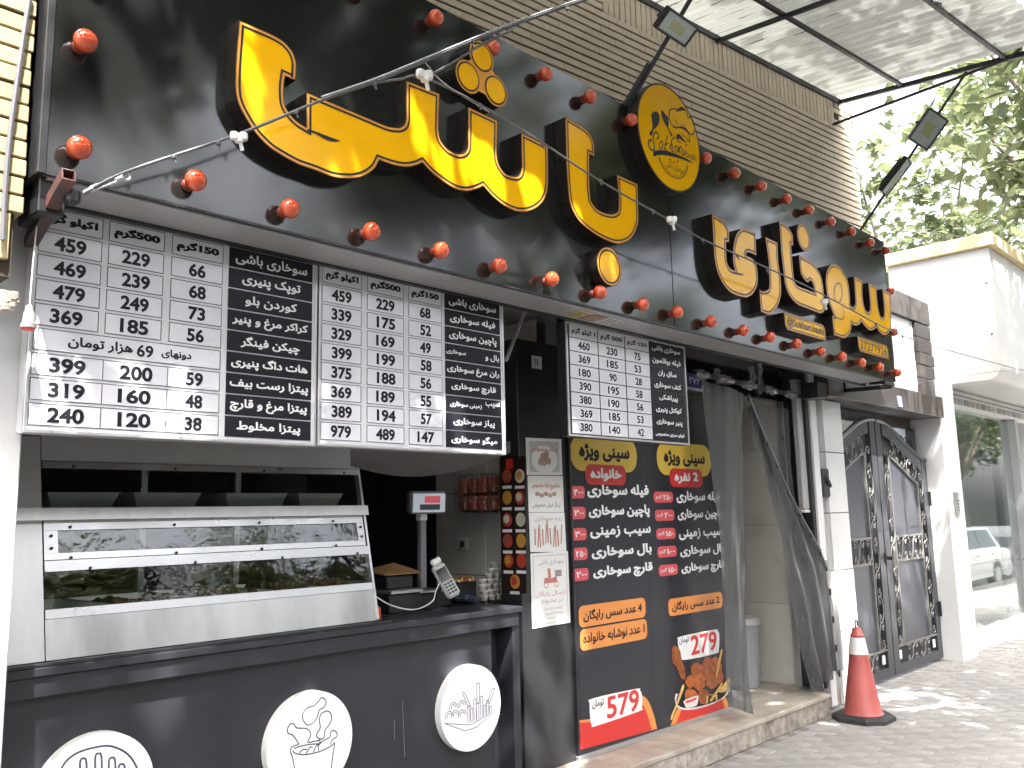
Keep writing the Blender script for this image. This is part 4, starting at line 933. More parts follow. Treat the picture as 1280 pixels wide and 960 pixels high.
for i, (cx_, cy_, a_, b_) in enumerate(bl):
    sp_([(cx_+a_*math.cos(q_)*(1+.10*math.sin(3*q_+i)), cy_+b_*math.sin(q_)*(1+.08*math.cos(4*q_+i))) for q_ in [k*math.pi/6 for k in range(12)]], m_fry, 'chicken_picture', .0034+.0001*i)
sp_([(0, 290), (40, 280), (75, 320), (90, 400), (115, 480), (125, 560), (100, 590), (70, 540), (40, 470), (5, 420)], m_fry, 'drumstick_picture', .0036)
for i, q_ in enumerate(([(450, 318), (465, 325), (430, 500), (415, 560), (405, 550), (425, 440)], [(95, 640), (112, 660), (60, 800), (20, 900), (0, 960), (-10, 930), (50, 780)], [(455, 620), (462, 640), (390, 760), (360, 790), (350, 775), (400, 700)], [(470, 640), (530, 570), (535, 640), (490, 700), (430, 700)], [(320, 740), (335, 745), (330, 805), (315, 800)], [(405, 730), (420, 735), (415, 780), (405, 775)])):
    sp_(q_, m_chip, 'chip_picture', .0048+.0001*i)
sp_([(115, 780), (235, 735), (240, 790), (220, 830), (140, 850), (118, 820)], m_cream, 'bowl_picture', .0056); sp_([(125, 785), (180, 770), (228, 748), (215, 775), (160, 798), (135, 805)], m_redp, 'sauce_picture', .0058)
# ------------------------------------------------------------------ counter
CX0, CX1 = sx_l+.01, at(654, 759, Y=3.5)[0]
ctr = thing('counter', 'long black shop counter with three round white plaques on its front', 'counter', ((CX0+CX1)/2, 3.6, 0))
MB().box(CX0, CX1, 3.5, 4.15, 1.118, 1.15, .004).build('countertop', m_navy, ctr)
MB().box(CX0, CX1-.02, 3.515, 3.535, 1.045, 1.117, .003).build('top_rail', m_navy, ctr)
MB().box(CX0, CX1-.20, 3.56, 3.6, .02, 1.117).build('front_panel', m_navy, ctr)
MB().box(CX1-.20, CX1-.06, 3.66, 3.7, .02, 1.1).build('recessed_panel', m_navy, ctr)
MB().box(CX1-.06, CX1-.004, 3.53, 3.72, .0, 1.044, .003).build('leg', m_navy, ctr)
MB().box(CX0, CX1-.06, 3.53, 3.7, .0, .09, .003).build('plinth', m_navy, ctr)
MB().box(CX0, 2.75, 3.503, 3.53, 1.151, 1.163, .002).build('edge_lip', m_dark, ctr)
YD = 3.515
def plaque(cx, cy, hpx, lines, wd):
    c = at(cx, cy, Y=YD); r_ = (at(cx, cy-hpx/2, Y=YD)[2]-at(cx, cy+hpx/2, Y=YD)[2])/2*.97
    d_ = MB().lathe([(r_, .0), (r_, YD-3.56)], 56, axis='y', c=(c[0], 3.56, c[2]), cap=False).build('plaque', m_whitep, ctr, smooth=True)
    MB().flat(circ(c[0], c[2], r_, 56), YD).build('plaque_face', mat('plaque_white', (.78, .78, .82), rough=.3, coat=.3), d_)
    for k, l in enumerate(lines): MB().stroke(ptrace(l, YD-.001, closed=False, k=4), wd, YD-.001).build('line_drawing', mat('line_navy', (.05, .05, .09), rough=.5), d_)
    return d_
rp = (440, 720, 4)
L3 = [cv(*rp, [(462, 737, 1), (590, 745, 1), (710, 680, 1), (625, 755, 1), (565, 775, 1), (462, 737, 1)])]
for cx_, cy_ in ((508, 655), (550, 645), (488, 700), (518, 695), (553, 692)):
    for r_ in (22, 12): L3.append(cv(*rp, [(cx_-r_*.85, cy_+r_*.9), (cx_-r_*.9, cy_), (cx_-r_*.5, cy_-r_*.8), (cx_, cy_-r_), (cx_+r_*.6, cy_-r_*.75), (cx_+r_*.85, cy_)]))
for a_, b_, c_, d2 in ((560, 585, 590, 655), (630, 540, 632, 640), (705, 565, 680, 640)): L3.append(cv(*rp, [(c_-6, d2), (a_-6, b_+6), (a_, b_-4), (a_+7, b_+6), (c_+5, d2)]))
for x_, t_, b_ in ((580, 655, 735), (595, 665, 735), (612, 620, 725), (625, 640, 730), (645, 605, 715), (660, 650, 705), (675, 625, 700), (690, 655, 690)): L3.append(cv(*rp, [(x_, b_, 1), (x_-4, t_, 1), (x_+8, t_-6, 1), (x_+10, b_-6, 1)]))
plaque(589.5, 884.5, 110.7, L3, .0034)
rq = (310, 850, 8.533)
L2 = [cv(*rq, p) for p in ([(780, 188), (740, 240), (700, 275), (630, 300), (585, 360), (590, 430), (640, 482), (700, 450), (740, 390), (760, 320), (810, 290), (833, 240), (815, 200), (780, 188)],
    [(840, 330), (780, 360), (762, 430), (770, 510), (735, 570), (735, 605), (775, 630), (812, 610), (820, 540), (870, 470), (893, 400), (875, 345), (840, 330)],
    [(545, 685), (480, 590), (430, 570), (422, 520), (450, 470), (490, 470), (520, 510), (620, 518), (660, 550), (665, 600), (640, 665), (770, 640)],
    [(755, 695), (800, 650), (870, 610), (880, 560), (910, 538), (945, 560), (948, 600), (900, 640), (880, 690)],
    [(490, 735), (530, 715), (640, 690), (760, 680)], [(480, 750), (500, 780), (600, 797), (740, 770), (860, 720), (925, 670, 1), (905, 800), (885, 960)],
    [(545, 685), (470, 715), (452, 760), (475, 830), (500, 960)], [(545, 780), (580, 745), (610, 738), (630, 745)], [(620, 785), (660, 720), (690, 715)], [(700, 770), (725, 705), (748, 700), (750, 755)], [(752, 640), (770, 660), (745, 700)])]
plaque(389, 929, 134, L2, .0052)
L1_ = [[(70, 985), (78, 958), (95, 942), (120, 934), (140, 933), (160, 943), (172, 962), (176, 985)]]
for x_, t_, b_ in ((104, 948, 985), (123, 942, 985), (140, 947, 985), (152, 955, 990)): L1_.append([(x_-3, b_), (x_-4, t_+6), (x_, t_), (x_+4, t_+5), (x_+4, b_)])
plaque(120, 993, 158, L1_, .0072)
for k in range(3): pass
scr = MB()
for a_, b_ in (((503, 876), (506, 946)), ((493, 900), (493, 925))): P = at(*a_, Y=3.559); Q = at(*b_, Y=3.559); scr.bar((P[0], 3.559, P[2]), (Q[0], 3.559, Q[2]), .003, .001)
tag(scr.build('scratch', mat('scratch_grey', (.16, .16, .18), rough=.5), ctr), kind='stuff')
# ------------------------------------------------------------------ heated display case (front leans back)
SL = .229; yf = lambda z: 3.55+SL*(z-1.17)
nC = (0, -1, SL); pC = (0, 3.55, 1.17)
def oc(x, y, off=0.0): return on_plane(x, y, (0, 3.55-off, 1.17), nC)
case = thing('food_display_case', 'stainless steel heated display case with slanted glass fronts on the counter', 'display case', (1.9, 3.9, 1.15))
xl, xm, xr_ = 1.045, 1.185, 2.69
def slab(x0, x1, z0, z1, off, th, nm, m, par=case, bev=0):
    """panel lying in the leaning front plane"""
    v = []
    for o_ in (off, off-th):
        for x, z in ((x0, z0), (x1, z0), (x1, z1), (x0, z1)): v.append((x, yf(z)-o_, z))
    return MB().add(v, [(0, 1, 2, 3), (7, 6, 5, 4), (0, 4, 5, 1), (1, 5, 6, 2), (2, 6, 7, 3), (3, 7, 4, 0)]).build(nm, m, par)
zz = lambda x, y: oc(x, y)[2]
zb0 = 1.165; zp = zz(300, 748); zg0 = zz(300, 741); zm0 = zz(300, 693); 
zl = {k: zz(250, v) for k, v in dict(steel_top=757, low_glass_top=704, rail_bot=697, frame_bot=690, mid_bot=684, mid_top=658.5, frame_top=653, bar_bot=647, bar_top=633.5, up_top=589, cap_bot=582, cap_top=578, top=555).items()}
slab(xm, xr_, zb0, zl['steel_top'], 0, .03, 'lower_panel', m_steel)
slab(xl, xm-.004, zb0, zl['bar_bot'], -.0, .03, 'side_post', m_steel); slab(xl, xm-.004, zl['bar_top'], zl['top'], 0, .03, 'side_post', mat('steel_shaded', (.62, .62, .60), rough=.4, metal=.45, var=.1, vs=3))  # steel_shaded: less metallic copy of the steel, lightens the shaded upper part
slab(xm, xr_, zl['steel_top']+.002, zl['steel_top']+.035, .004, .02, 'tray_ledge', m_alu)
slab(xl, xr_+.012, zl['bar_bot'], zl['bar_top'], .035, .06, 'front_bar', m_steel)
slab(xm, xr_, zl['low_glass_top'], zl['frame_bot']-.007, .008, .02, 'glass_rail', m_alu)
slab(xm, xr_, zl['up_top'], zl['cap_bot'], .008, .02, 'glass_rail', m_alu)
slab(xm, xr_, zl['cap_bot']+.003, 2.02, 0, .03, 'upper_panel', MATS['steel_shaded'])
fr = slab(xm, xr_-.01, zl['mid_top'], zl['bar_bot']-.002, .006, .02, 'window_frame', m_alu); slab(xm, xr_-.01, zl['frame_bot']-.004, zl['mid_bot'], .006, .02, 'window_frame', m_alu)
slab(xm, xm+.05, zl['mid_bot']+.001, zl['mid_top']-.001, .006, .02, 'window_frame', m_alu); slab(xr_-.05, xr_-.01, zl['mid_bot']+.001, zl['mid_top']-.001, .006, .02, 'window_frame', m_alu)
slab(xm, xr_, zl['bar_top']+.001, zl['up_top']-.001, .0, .004, 'glass_pane', m_glass); slab(xm+.05, xr_-.05, zl['mid_bot'], zl['mid_top'], .0, .004, 'glass_pane', m_glass); slab(xm, xr_, zl['steel_top']+.03, zl['low_glass_top'], .0, .004, 'glass_pane', m_glass)
sd_ = MB()
for (za, zb_) in ((zb0, zl['steel_top']+.04),): sd_.box(xr_-.004, xr_, yf(za)+.03, 4.35, za, zb_)
sd_.box(xr_-.004, xr_, 3.8, 4.35, 1.95, 2.03); sd_.build('side_panel', m_steel, case)
ep = MB(); ep.add([(xr_, yf(1.17)-.006, 1.17), (xr_+.012, yf(1.17)-.006, 1.17), (xr_+.012, yf(2.02)-.006, 2.02), (xr_, yf(2.02)-.006, 2.02), (xr_, yf(1.17)+.03, 1.17), (xr_+.012, yf(1.17)+.03, 1.17), (xr_+.012, yf(2.02)+.03, 2.02), (xr_, yf(2.02)+.03, 2.02)], [(0, 1, 2, 3), (7, 6, 5, 4), (0, 4, 5, 1), (1, 5, 6, 2), (2, 6, 7, 3), (3, 7, 4, 0)]).build('end_strip', m_alu, case)
MB().box(xl, xr_, 3.75, 4.36, 2.02, 2.04).build('roof_plate', m_steel, case)
MB().box(xm, xr_-.004, 3.58, 4.35, 1.168, zl['steel_top']-.052).build('base_shelf', m_alu, case); MB().box(xm, xr_-.004, yf(1.7)+.03, 4.35, zl['bar_top']-.026, zl['bar_top']-.018).build('upper_shelf', m_alu, case)
MB().box(xl, xl+.01, 3.75, 4.35, 1.17, 2.02).build('side_panel', m_steel, case)
for x in (1.30, 1.83, 2.33): MB().box(x, x+.03, 4.30, 4.33, 1.26, 2.02).build('rear_post', m_alu, case)
sc_ = MB().lathe([(.006, 0), (.006, -.003), (.003, -.005)], 8, axis='y'); s0_ = None
for zk, xs_ in ((zl['up_top']+.008, (1.3, 1.72, 2.15, 2.6)), (zl['mid_top']+.012, (1.28, 1.7, 2.1, 2.5)), (zl['frame_bot']+.002, (1.28, 1.7, 2.1, 2.5)), (zl['low_glass_top']+.006, (1.35, 1.78, 2.2, 2.62)), (zl['mid_top']-.02, (1.21, 2.66)), (zl['mid_bot']+.02, (1.21, 2.66))):
    for x in xs_:
        p = (x, yf(zk)-.010, zk)
        if s0_ is None: s0_ = sc_.build('screw', m_dark, case, loc=p, local=True)
        else: inst(s0_, 'screw', case, p)
# trays of food
m_food = mat('fried_food', (.13, .06, .028), rough=.6, var=.6, vs=30, bump=1.0, bs=60, col2=(.045, .018, .01)); m_tray = mat('tray_white', (.78, .78, .74), rough=.35); m_tsteel = mat('tray_grey', (.5, .5, .5), rough=.35, metal=.2)
def tray(nm, label, x0, x1, y0, y1, z, h, m, food, grp):
    t = thing(nm, label, 'tray', ((x0+x1)/2, (y0+y1)/2, z), grp); i_ = .03; mb = MB()
    v = [(x0+i_, y0+i_, z), (x1-i_, y0+i_, z), (x1-i_, y1-i_, z), (x0+i_, y1-i_, z), (x0, y0, z+h), (x1, y0, z+h), (x1, y1, z+h), (x0, y1, z+h), (x0-.012, y0-.012, z+h), (x1+.012, y0-.012, z+h), (x1+.012, y1+.012, z+h), (x0-.012, y1+.012, z+h)]
    f = [(0, 3, 2, 1)]+[(i, (i+1) % 4, 4+(i+1) % 4, 4+i) for i in range(4)]+[(4+i, 4+(i+1) % 4, 8+(i+1) % 4, 8+i) for i in range(4)]
    mb.add(v, f).build('tray_body', m, t)
    if food:
        fm = MB()
        for k in range(food):
            cx_, cy_ = random.uniform(x0+.05, x1-.05), random.uniform(y0+.04, y1-(.2 if food < 60 else .1)); r_ = random.uniform(.02, .034); hz = random.uniform(.3, .8 if food < 60 else 1.05)*h+.01
            bm = bmesh.new(); bmesh.ops.create_icosphere(bm, subdivisions=1, radius=r_)
            fm.add([(cx_+q.co.x*random.uniform(.8, 1.3), cy_+q.co.y*random.uniform(.8, 1.3), z+hz+q.co.z*.8) for q in bm.verts], [tuple(w_.index for w_ in f_.verts) for f_ in bm.faces]); bm.free()
        tag(fm.build('fried_pieces', m_food, t, smooth=True), kind='stuff')
zs = zl['bar_top']-.017
for i, (a_, b_) in enumerate(((1.22, 1.50), (1.56, 1.86), (1.98, 2.30), (2.36, 2.62))):
    tray('steel_tray', ['leftmost grey tray on the upper shelf behind the glass', 'second grey tray from the left on the upper shelf of the case', 'third grey tray from the left on the upper shelf of the case', 'rightmost grey tray on the upper shelf of the display case'][i], a_, b_, 3.74, 4.1, zs, zz(250, 617)-zl['bar_top']+.022, m_tsteel, 0, 'trays on the upper shelf')
for i, (a_, b_) in enumerate(((1.20, 1.42), (1.46, 1.80), (1.84, 2.16), (2.2, 2.42), (2.45, 2.66))):
    tray('food_tray', ['leftmost white tray at the bottom of the display case', 'white tray of dark fried pieces, second from the left at the bottom', 'white tray heaped with fried pieces, middle of the lower row', 'white tray full of fried pieces, fourth along the lower row', 'rightmost tray in the lower row, heaped with pale fries'][i], a_, b_, 3.61, 4.18, zl['steel_top']-.05, .08, m_tray, (0, 45, 80, 90, 90)[i], 'white trays on the lower shelf')
# ------------------------------------------------------------------ things on the counter
zc_ = 1.15
ts = thing('scale', 'till scale with a tall grey post carrying a lit customer display', 'scale', (3.2, 3.95, zc_))
pp = at(532, 760, Y=3.98); XP = pp[0]
MB().box(XP-.17, XP+.10, 3.85, 4.12, zc_, zc_+.085, .01).build('scale_body', m_dark, ts)
MB().box(XP-.15, XP+.08, 3.87, 4.10, zc_+.086, zc_+.1, .004).build('scale_plate', m_alu, ts)
MB().box(XP-.022, XP+.022, 3.99, 4.03, zc_+.101, 1.69, .006).build('pole', mat('grey_plastic', (.20, .20, .23), rough=.4), ts)
MB().box(XP-.026, XP+.026, 3.985, 4.035, 1.64, 1.70, .006).build('pole_collar', m_clip, ts)
T = Matrix.Translation((XP+.005, 3.97, 1.745)) @ Matrix.Rotation(-.25, 4, 'Z') @ Matrix.Rotation(.1, 4, 'X')
hd = MB().box(-.115, .115, -.03, .04, -.065, .065, .015, T).build('display_head', mat('grey_plastic', (.20, .20, .23), rough=.4), ts)
MB().box(-.105, .105, -.036, -.031, -.055, .055, .003, T).build('display_window', mat('display_pale', (.55, .58, .62), rough=.15, emit=((.5, .58, .7), .03)), hd)
MB().box(-.03, .07, -.038, -.0365, .0, .04, 0, T).build('red_readout', mat('red_readout', (.5, .1, .12), rough=.3, emit=((.9, .1, .15), .03)), hd); MB().box(-.06, .07, -.038, -.0365, -.04, -.008, 0, T).build('label_print', m_line, hd)
td = thing('cash_drawer', 'black till box with a silver lip beside the display case', 'cash drawer', (2.95, 3.95, zc_))
XQ = at(490, 740, Y=3.95)[0]
MB().box(XQ-.12, XQ+.10, 3.82, 4.2, zc_, zc_+.10, .006).build('drawer_body', m_dark, td); MB().box(XQ-.12, XQ+.10, 3.80, 4.2, zc_+.102, zc_+.122, .004).build('drawer_lip', m_alu, td); MB().box(XQ-.10, XQ+.08, 3.86, 4.2, zc_+.124, zc_+.20, .008).build('printer', m_dark, td)
cb = MB().add([(XQ-.14, 3.84, zc_+.203), (XQ+.12, 3.82, zc_+.203), (XQ+.13, 4.1, zc_+.25), (XQ-.08, 4.12, zc_+.215), (XQ-.14, 3.84, zc_+.207), (XQ+.12, 3.82, zc_+.207), (XQ+.13, 4.1, zc_+.254), (XQ-.08, 4.12, zc_+.219)], [(0, 3, 2, 1), (4, 5, 6, 7), (0, 1, 5, 4), (1, 2, 6, 5), (2, 3, 7, 6), (3, 0, 4, 7)]).build('cardboard', mat('brown_card', (.30, .17, .06), rough=.7, var=.3, vs=9))
tag(cb, 'loose sheet of brown cardboard lying on the till box', 'cardboard')
# card terminal on its stand
c0 = at(557, 726, Y=3.72)
pt = thing('card_terminal', 'grey handheld card terminal tilted up on a small black stand', 'card reader', (c0[0], 3.72, zc_))
T = Matrix.Translation(tuple(c0)) @ Matrix.Rotation(-.35, 4, 'Z') @ Matrix.Rotation(-.42, 4, 'Y') @ Matrix.Rotation(-.35, 4, 'X')
bp_ = MB().box(-.04, .04, -.02, .02, -.1, .1, .012, T).build('terminal_body', mat('terminal_grey', (.50, .51, .50), rough=.4), pt)
MB().box(-.03, .03, -.0235, -.021, -.005, .072, .001, T).build('screen', mat('screen_black', (.01, .01, .012), rough=.1), bp_)
MB().box(-.03, .03, -.03, .0, .10, .135, .008, T).build('printer_cap', m_clip, bp_)
k0 = None
for r_ in range(4):
    for c_ in range(3):
        P = T @ Vector((-.019+c_*.019, -.022, -.02-r_*.018)); kb_ = MB().box(-.007, .007, -.003, .002, -.006, .006, .001)
        if k0 is None: k0 = kb_.build('key', m_dark, bp_, loc=tuple(P), local=True); k0.rotation_euler = T.to_euler()
        else: inst(k0, 'key', bp_, tuple(P), rot=T.to_euler())
MB().tube([(c0[0]-.01, 3.76, c0[2]-.04), (c0[0]-.02, 3.78, zc_+.02)], .012, 8).lathe([(.06, 0), (.06, .012), (.02, .018)], 20, c=(c0[0]-.02, 3.78, zc_)).build('stand', m_dark, pt, smooth=True)
c1_ = at(585, 745, Y=3.8)
p2 = thing('pin_pad', 'dark blue-black pin pad lying behind the card terminal', 'pin pad', (c1_[0], 3.8, zc_))
T = Matrix.Translation((c1_[0]+.0, 3.82, zc_+.035)) @ Matrix.Rotation(.5, 4, 'Z') @ Matrix.Rotation(.2, 4, 'Y')
MB().box(-.10, .10, -.04, .04, -.02, .02, .010, T).build('pad_body', mat('navy_plastic', (.02, .03, .05), rough=.35), p2); MB().box(-.06, .06, -.03, .03, .021, .023, 0, T).build('keypad', m_dark, p2)
def cable(nm, label, pts, r_, m, smooth_=True, cat='cable', grp=None):
    P = [Vector(p) for p in pts]; out = []
    for i in range(len(P)-1):
        p0, p1, p2_, p3 = P[max(i-1, 0)], P[i], P[i+1], P[min(i+2, len(P)-1)]
        for k in range(6):
            t = k/6; out.append(.5*((2*p1)+(-p0+p2_)*t+(2*p0-5*p1+4*p2_-p3)*t*t+(-p0+3*p1-3*p2_+p3)*t**3))
    out.append(P[-1]); return tag(MB().tube(out, r_, 6).build(nm, m, smooth=True), label, cat, grp)
cable('cable', 'white cable looping over the black counter below the card terminal', [at(470, 746, Y=3.66), at(490, 757, Y=3.66), at(518, 762, Y=3.64), at(540, 752, Y=3.66), at(545, 738, Y=3.7), at(553, 722, Y=3.74)], .0035, m_clip)
c2_ = at(472, 755, Y=3.7); MBt = MB().lathe([(.018, 0), (.018, .05), (.012, .06)], 14, c=(c2_[0], 3.7, zc_)).build('bottle_cap', mat('red_cap', (.55, .05, .02), rough=.3), smooth=True); tag(MBt, 'small bright red cap on the counter beside the display case', 'cap')
# sauce cups
cup = thing('sauce_cups', 'x', 'cups', (0, 0, 0)); bpy.data.objects.remove(cup)
m_cup = mat('cup_plastic', (.50, .48, .42), rough=.3, var=.2, vs=20); cu0 = None
lab = ['stacks of lidded sauce cups by the sauce poster']
ORD = ['bottom', 'second from the bottom', 'third from the bottom', 'fourth from the bottom', 'fifth from the bottom', 'sixth from the bottom', 'seventh from the bottom']
STK = ['leftmost', 'second', 'tallest', 'rightmost']
for i, (px_, n_) in enumerate(((598, 4), (606, 6), (614, 7), (621, 5))):
    P = at(px_, 760, Y=4.0)
    for k in range(n_):
        z = zc_-.0+k*.032; nm = 'sauce_cup'
        if cu0 is None:
            cu0 = thing(nm, 'lidded sauce cup, %s in the %s stack by the sauce poster' % (ORD[k], STK[i]), 'cup', (P[0], 3.95, z), 'lidded sauce cups in stacks')
            cub = MB().lathe([(.020, 0), (.026, .022)], 14).build('cup_body', m_cup, cu0, smooth=True, local=True); cul = MB().lathe([(.028, .022), (.028, .029), (.024, .031)], 14).build('lid', m_clip, cu0, smooth=True, local=True)
        else:
            r_ = cu0.copy(); COL.objects.link(r_); r_['label'] = 'lidded sauce cup, %s in the %s stack by the sauce poster' % (ORD[k], STK[i]); r_.location = (P[0]+random.uniform(-.003, .003), 3.95+random.uniform(-.02, .02), z)
            for ch in (cub, cul): c_ = ch.copy(); COL.objects.link(c_); c_.parent = r_
P = at(580, 755, Y=3.98)
bx_ = thing('sauce_crate', 'dark open crate of small packets behind the pin pad', 'crate', (P[0], 4.0, zc_)); MB().box(P[0]-.07, P[0]+.08, 3.95, 4.1, zc_, zc_+.12, .005).build('crate_body', m_dark, bx_)
for k in range(6): MB().box(P[0]-.06+k*.022, P[0]-.043+k*.022, 3.96, 4.05, zc_+.12, zc_+.135+.01*(k % 2), .002).build('packet', m_s[k % 4], bx_)
# wire basket of crisp bags on the tiled wall
bk = thing('wire_basket', 'white wire basket hung inside the window with red snack packets', 'basket', (4.0, 4.2, 1.68))
ca, cbk = at(568, 578, X=3.98), at(629, 645, X=3.98)
y0_, y1_ = cbk[1], ca[1]; z0_, z1_ = 1.68, 1.93
wires = MB()
for k in range(13): y = y0_+(y1_-y0_)*k/12; wires.tube([(3.98, y, z0_), (3.98, y, z1_)], .002, 5)
for k in range(4): z = z0_+(z1_-z0_)*k/3; wires.tube([(3.98, y0_, z), (3.98, y1_, z)], .0025, 5)
tag(wires.build('basket_wires', m_alu, bk), kind='stuff')
MB().box(3.98, 4.11, y0_, y1_, z0_, z0_+.004).build('basket_floor', m_alu, bk)
m_bag = mat('snack_bag', (.62, .06, .05), rough=.3, var=.5, vs=14, bump=.8, bs=25, col2=(.50, .22, .10), coat=.3)
for r_ in range(2):
    for k in range(5):
        yy = y0_+.04+(y1_-y0_-.08)*k/4; b = MB().lathe([(.004, -.06), (.045, -.045), (.052, 0), (.045, .045), (.004, .06)], 10, c=(4.04, yy, z0_+.065+r_*.115)).build('snack_bag', m_bag, smooth=True)
        tag(b, 'red snack packet in the wire basket, %s in the %s row' % (['rightmost', 'second from the right', 'middle one', 'second from the left', 'leftmost'][k], 'lower' if r_ == 0 else 'upper'), 'packet', 'red packets in the wire basket')
s_ = at(580, 680, X=4.11); so2 = thing('wall_socket', 'small white wall socket on the beige tiles above the card terminal', 'socket', tuple(s_)); MB().box(4.095, 4.109, s_[1]-.045, s_[1]+.045, s_[2]-.045, s_[2]+.045, .004).build('socket_plate', m_clip, so2); MB().box(4.088, 4.096, s_[1]-.02, s_[1]+.02, s_[2]-.02, s_[2]+.02, .003).build('socket_hole', m_line, so2)
# shelf clutter deep in the shop, dim
for i, (x, z, c_) in enumerate(((1.5, 1.5, (.25, .26, .3)), (2.3, 1.2, (.3, .3, .32)))):
    q = MB().box(x, x+.5, 6.2, 6.55, z-.9, z, .01).build('storage_cabinet', mat('cab%d' % i, c_, rough=.4), None); tag(q, ['dim grey cabinet deep inside behind the case, left one', 'dim grey cabinet deep inside behind the case, right one'][i], 'cabinet')
# ------------------------------------------------------------------ doorway
hd_ = MB().box(4.92, 7.76, 3.66, 3.72, 2.62, 2.95).box(4.3, 6.1, 3.662, 3.72, 2.6, 2.95).build('door_header', m_panel); tag(hd_, 'black glossy header panel above the doorway and the banner', 'header')
lg = at(862, 491, Y=3.6); tag(MB().box(5.45, 6.0, 3.60, 3.655, 2.585, 2.625, .004).build('ledge_rail', m_alu), 'short pale metal rail under the blue house number plaque', 'rail')
# blue plaque
c = at(868, 476, Y=3.58); pl_ = thing('house_number', 'small blue house number plaque beside the curtain top, white digits', 'number plaque', tuple(c))
MB().box(c[0]-.11, c[0]+.10, 3.58, 3.59, c[2]-.052, c[2]+.052, .003).build('plaque_plate', mat('plaque_blue', (.05, .06, .30), rough=.3), pl_); text('۲۷۴', c[0]-.075, c[0]+.075, c[2], .055, 3.5785, m_inkt, pl_, bold=.04)
# door frame
dfr = thing('door_frame', 'white and black metal door frame at the right side of the doorway', 'door frame', (7.35, 3.45, .17))
MB().box(7.298, 7.408, 3.41, 3.48, .02, 2.94, .004).build('white_jamb', m_whitep, dfr)
MB().box(7.245, 7.296, 3.43, 3.50, .175, 2.92, .003).build('black_jamb', m_dark, dfr); MB().box(7.25, 7.29, 3.502, 3.638, .175, 2.9).build('dark_reveal', m_dark, dfr)
MB().box(7.24, 7.30, 3.64, 3.70, .17, 2.62, .004).build('steel_jamb', m_alu, dfr)
MB().box(7.41, 7.56, 3.52, 3.7, 0, 2.6).build('side_infill', m_whitep, dfr)
tl0, tl1 = at(998, 478, Y=3.46), at(1012, 637, Y=3.46)
tu = thing('tube_light', 'unlit vertical fluorescent batten fixed inside the door frame', 'light fitting', (tl0[0], 3.46, tl1[2]))
MB().box(tl0[0]-.05, tl0[0]+.05, 3.46, 3.52, tl1[2], tl0[2], .012).build('batten', mat('batten_grey', (.42, .42, .42), rough=.4), tu); MB().box(tl0[0]-.055, tl0[0]+.055, 3.455, 3.522, tl1[2]-.025, tl1[2]-.001, .006).build('end_cap', m_clip, tu); MB().box(tl0[0]-.055, tl0[0]+.055, 3.455, 3.522, tl0[2]+.001, tl0[2]+.025, .006).build('end_cap', m_alu, tu)
tb = thing('trash_bin', 'pale grey lidded bin just inside the doorway behind the curtain', 'bin', (6.93, 4.0, .178))
MB().lathe([(.11, .0), (.125, .02), (.15, .5), (.155, .52)], 24, c=(6.93, 4.0, .178)).build('bin_body', mat('bin_grey', (.36, .38, .41), rough=.4), tb, smooth=True); MB().lathe([(.165, .52), (.165, .55), (.15, .575), (.05, .585)], 24, c=(6.93, 4.0, .178)).build('lid', mat('lid_grey', (.50, .50, .50), rough=.4), tb, smooth=True)
# curtains
def curtain(label, Lp, Rp, Y0, m, amp=.03, folds=3, nu=22, nv=22, ph=0, name='door_curtain'):
    def edge(E_, t):
        y = E_[0][1]+(E_[-1][1]-E_[0][1])*t
        for (xa, ya), (xb, yb) in zip(E_[:-1], E_[1:]):
            if ya <= y <= yb: k = (y-ya)/(yb-ya+1e-6); return (xa+(xb-xa)*k, y)
        return E_[-1]
    v = []; f = []
    for j in range(nv+1):
        t = j/nv; a_ = edge(Lp, t); b_ = edge(Rp, t)
        for i in range(nu+1):
            u = i/nu; x = a_[0]*(1-u)+b_[0]*u; y = a_[1]*(1-u)+b_[1]*u; P = at(x, y, Y=Y0)
            d_ = amp*math.sin(u*folds*2*math.pi+ph+t*1.2)*(.35+.65*t)+.3*amp*math.sin(u*folds*5.1+t*9)+.15*amp*math.sin(31*u+23*t)
            k_ = (Y0+d_)/Y0; v.append((P[0]+.3*d_, P[1]+d_, P[2]))
    for j in range(nv):
        for i in range(nu): q = j*(nu+1)+i; f.append((q, q+nu+1, q+nu+2, q+1))
    return tag(MB().add(v, f).build(name, m, smooth=True), label, 'curtain', 'grey vinyl door curtains')
YC = 3.385
c1_ = curtain('left grey vinyl door curtain hanging straight beside the banner', [(877, 474), (885, 540), (897, 640), (906, 740), (912, 820), (915, 884)], [(931, 492), (931, 600), (931, 700), (935, 800), (942, 893)], YC, m_vinyl, .035, 1.3)
c2_ = curtain('right grey vinyl door curtain swept aside towards the door frame', [(937, 510), (958, 580), (978, 670), (990, 740), (1005, 810), (1019, 866)], [(938, 500), (962, 562), (984, 612), (1008, 657), (1028, 700), (1040, 760), (1046, 838)], YC-.03, m_vinyl, .035, 2.2, ph=1)
c3_ = curtain('thin see-through curtain layer behind the right one', [(936, 498), (943, 560), (960, 610), (985, 650), (1000, 680)], [(985, 512), (988, 560), (992, 600), (998, 650), (1004, 690)], YC+.10, m_vinyl2, .02, 2)
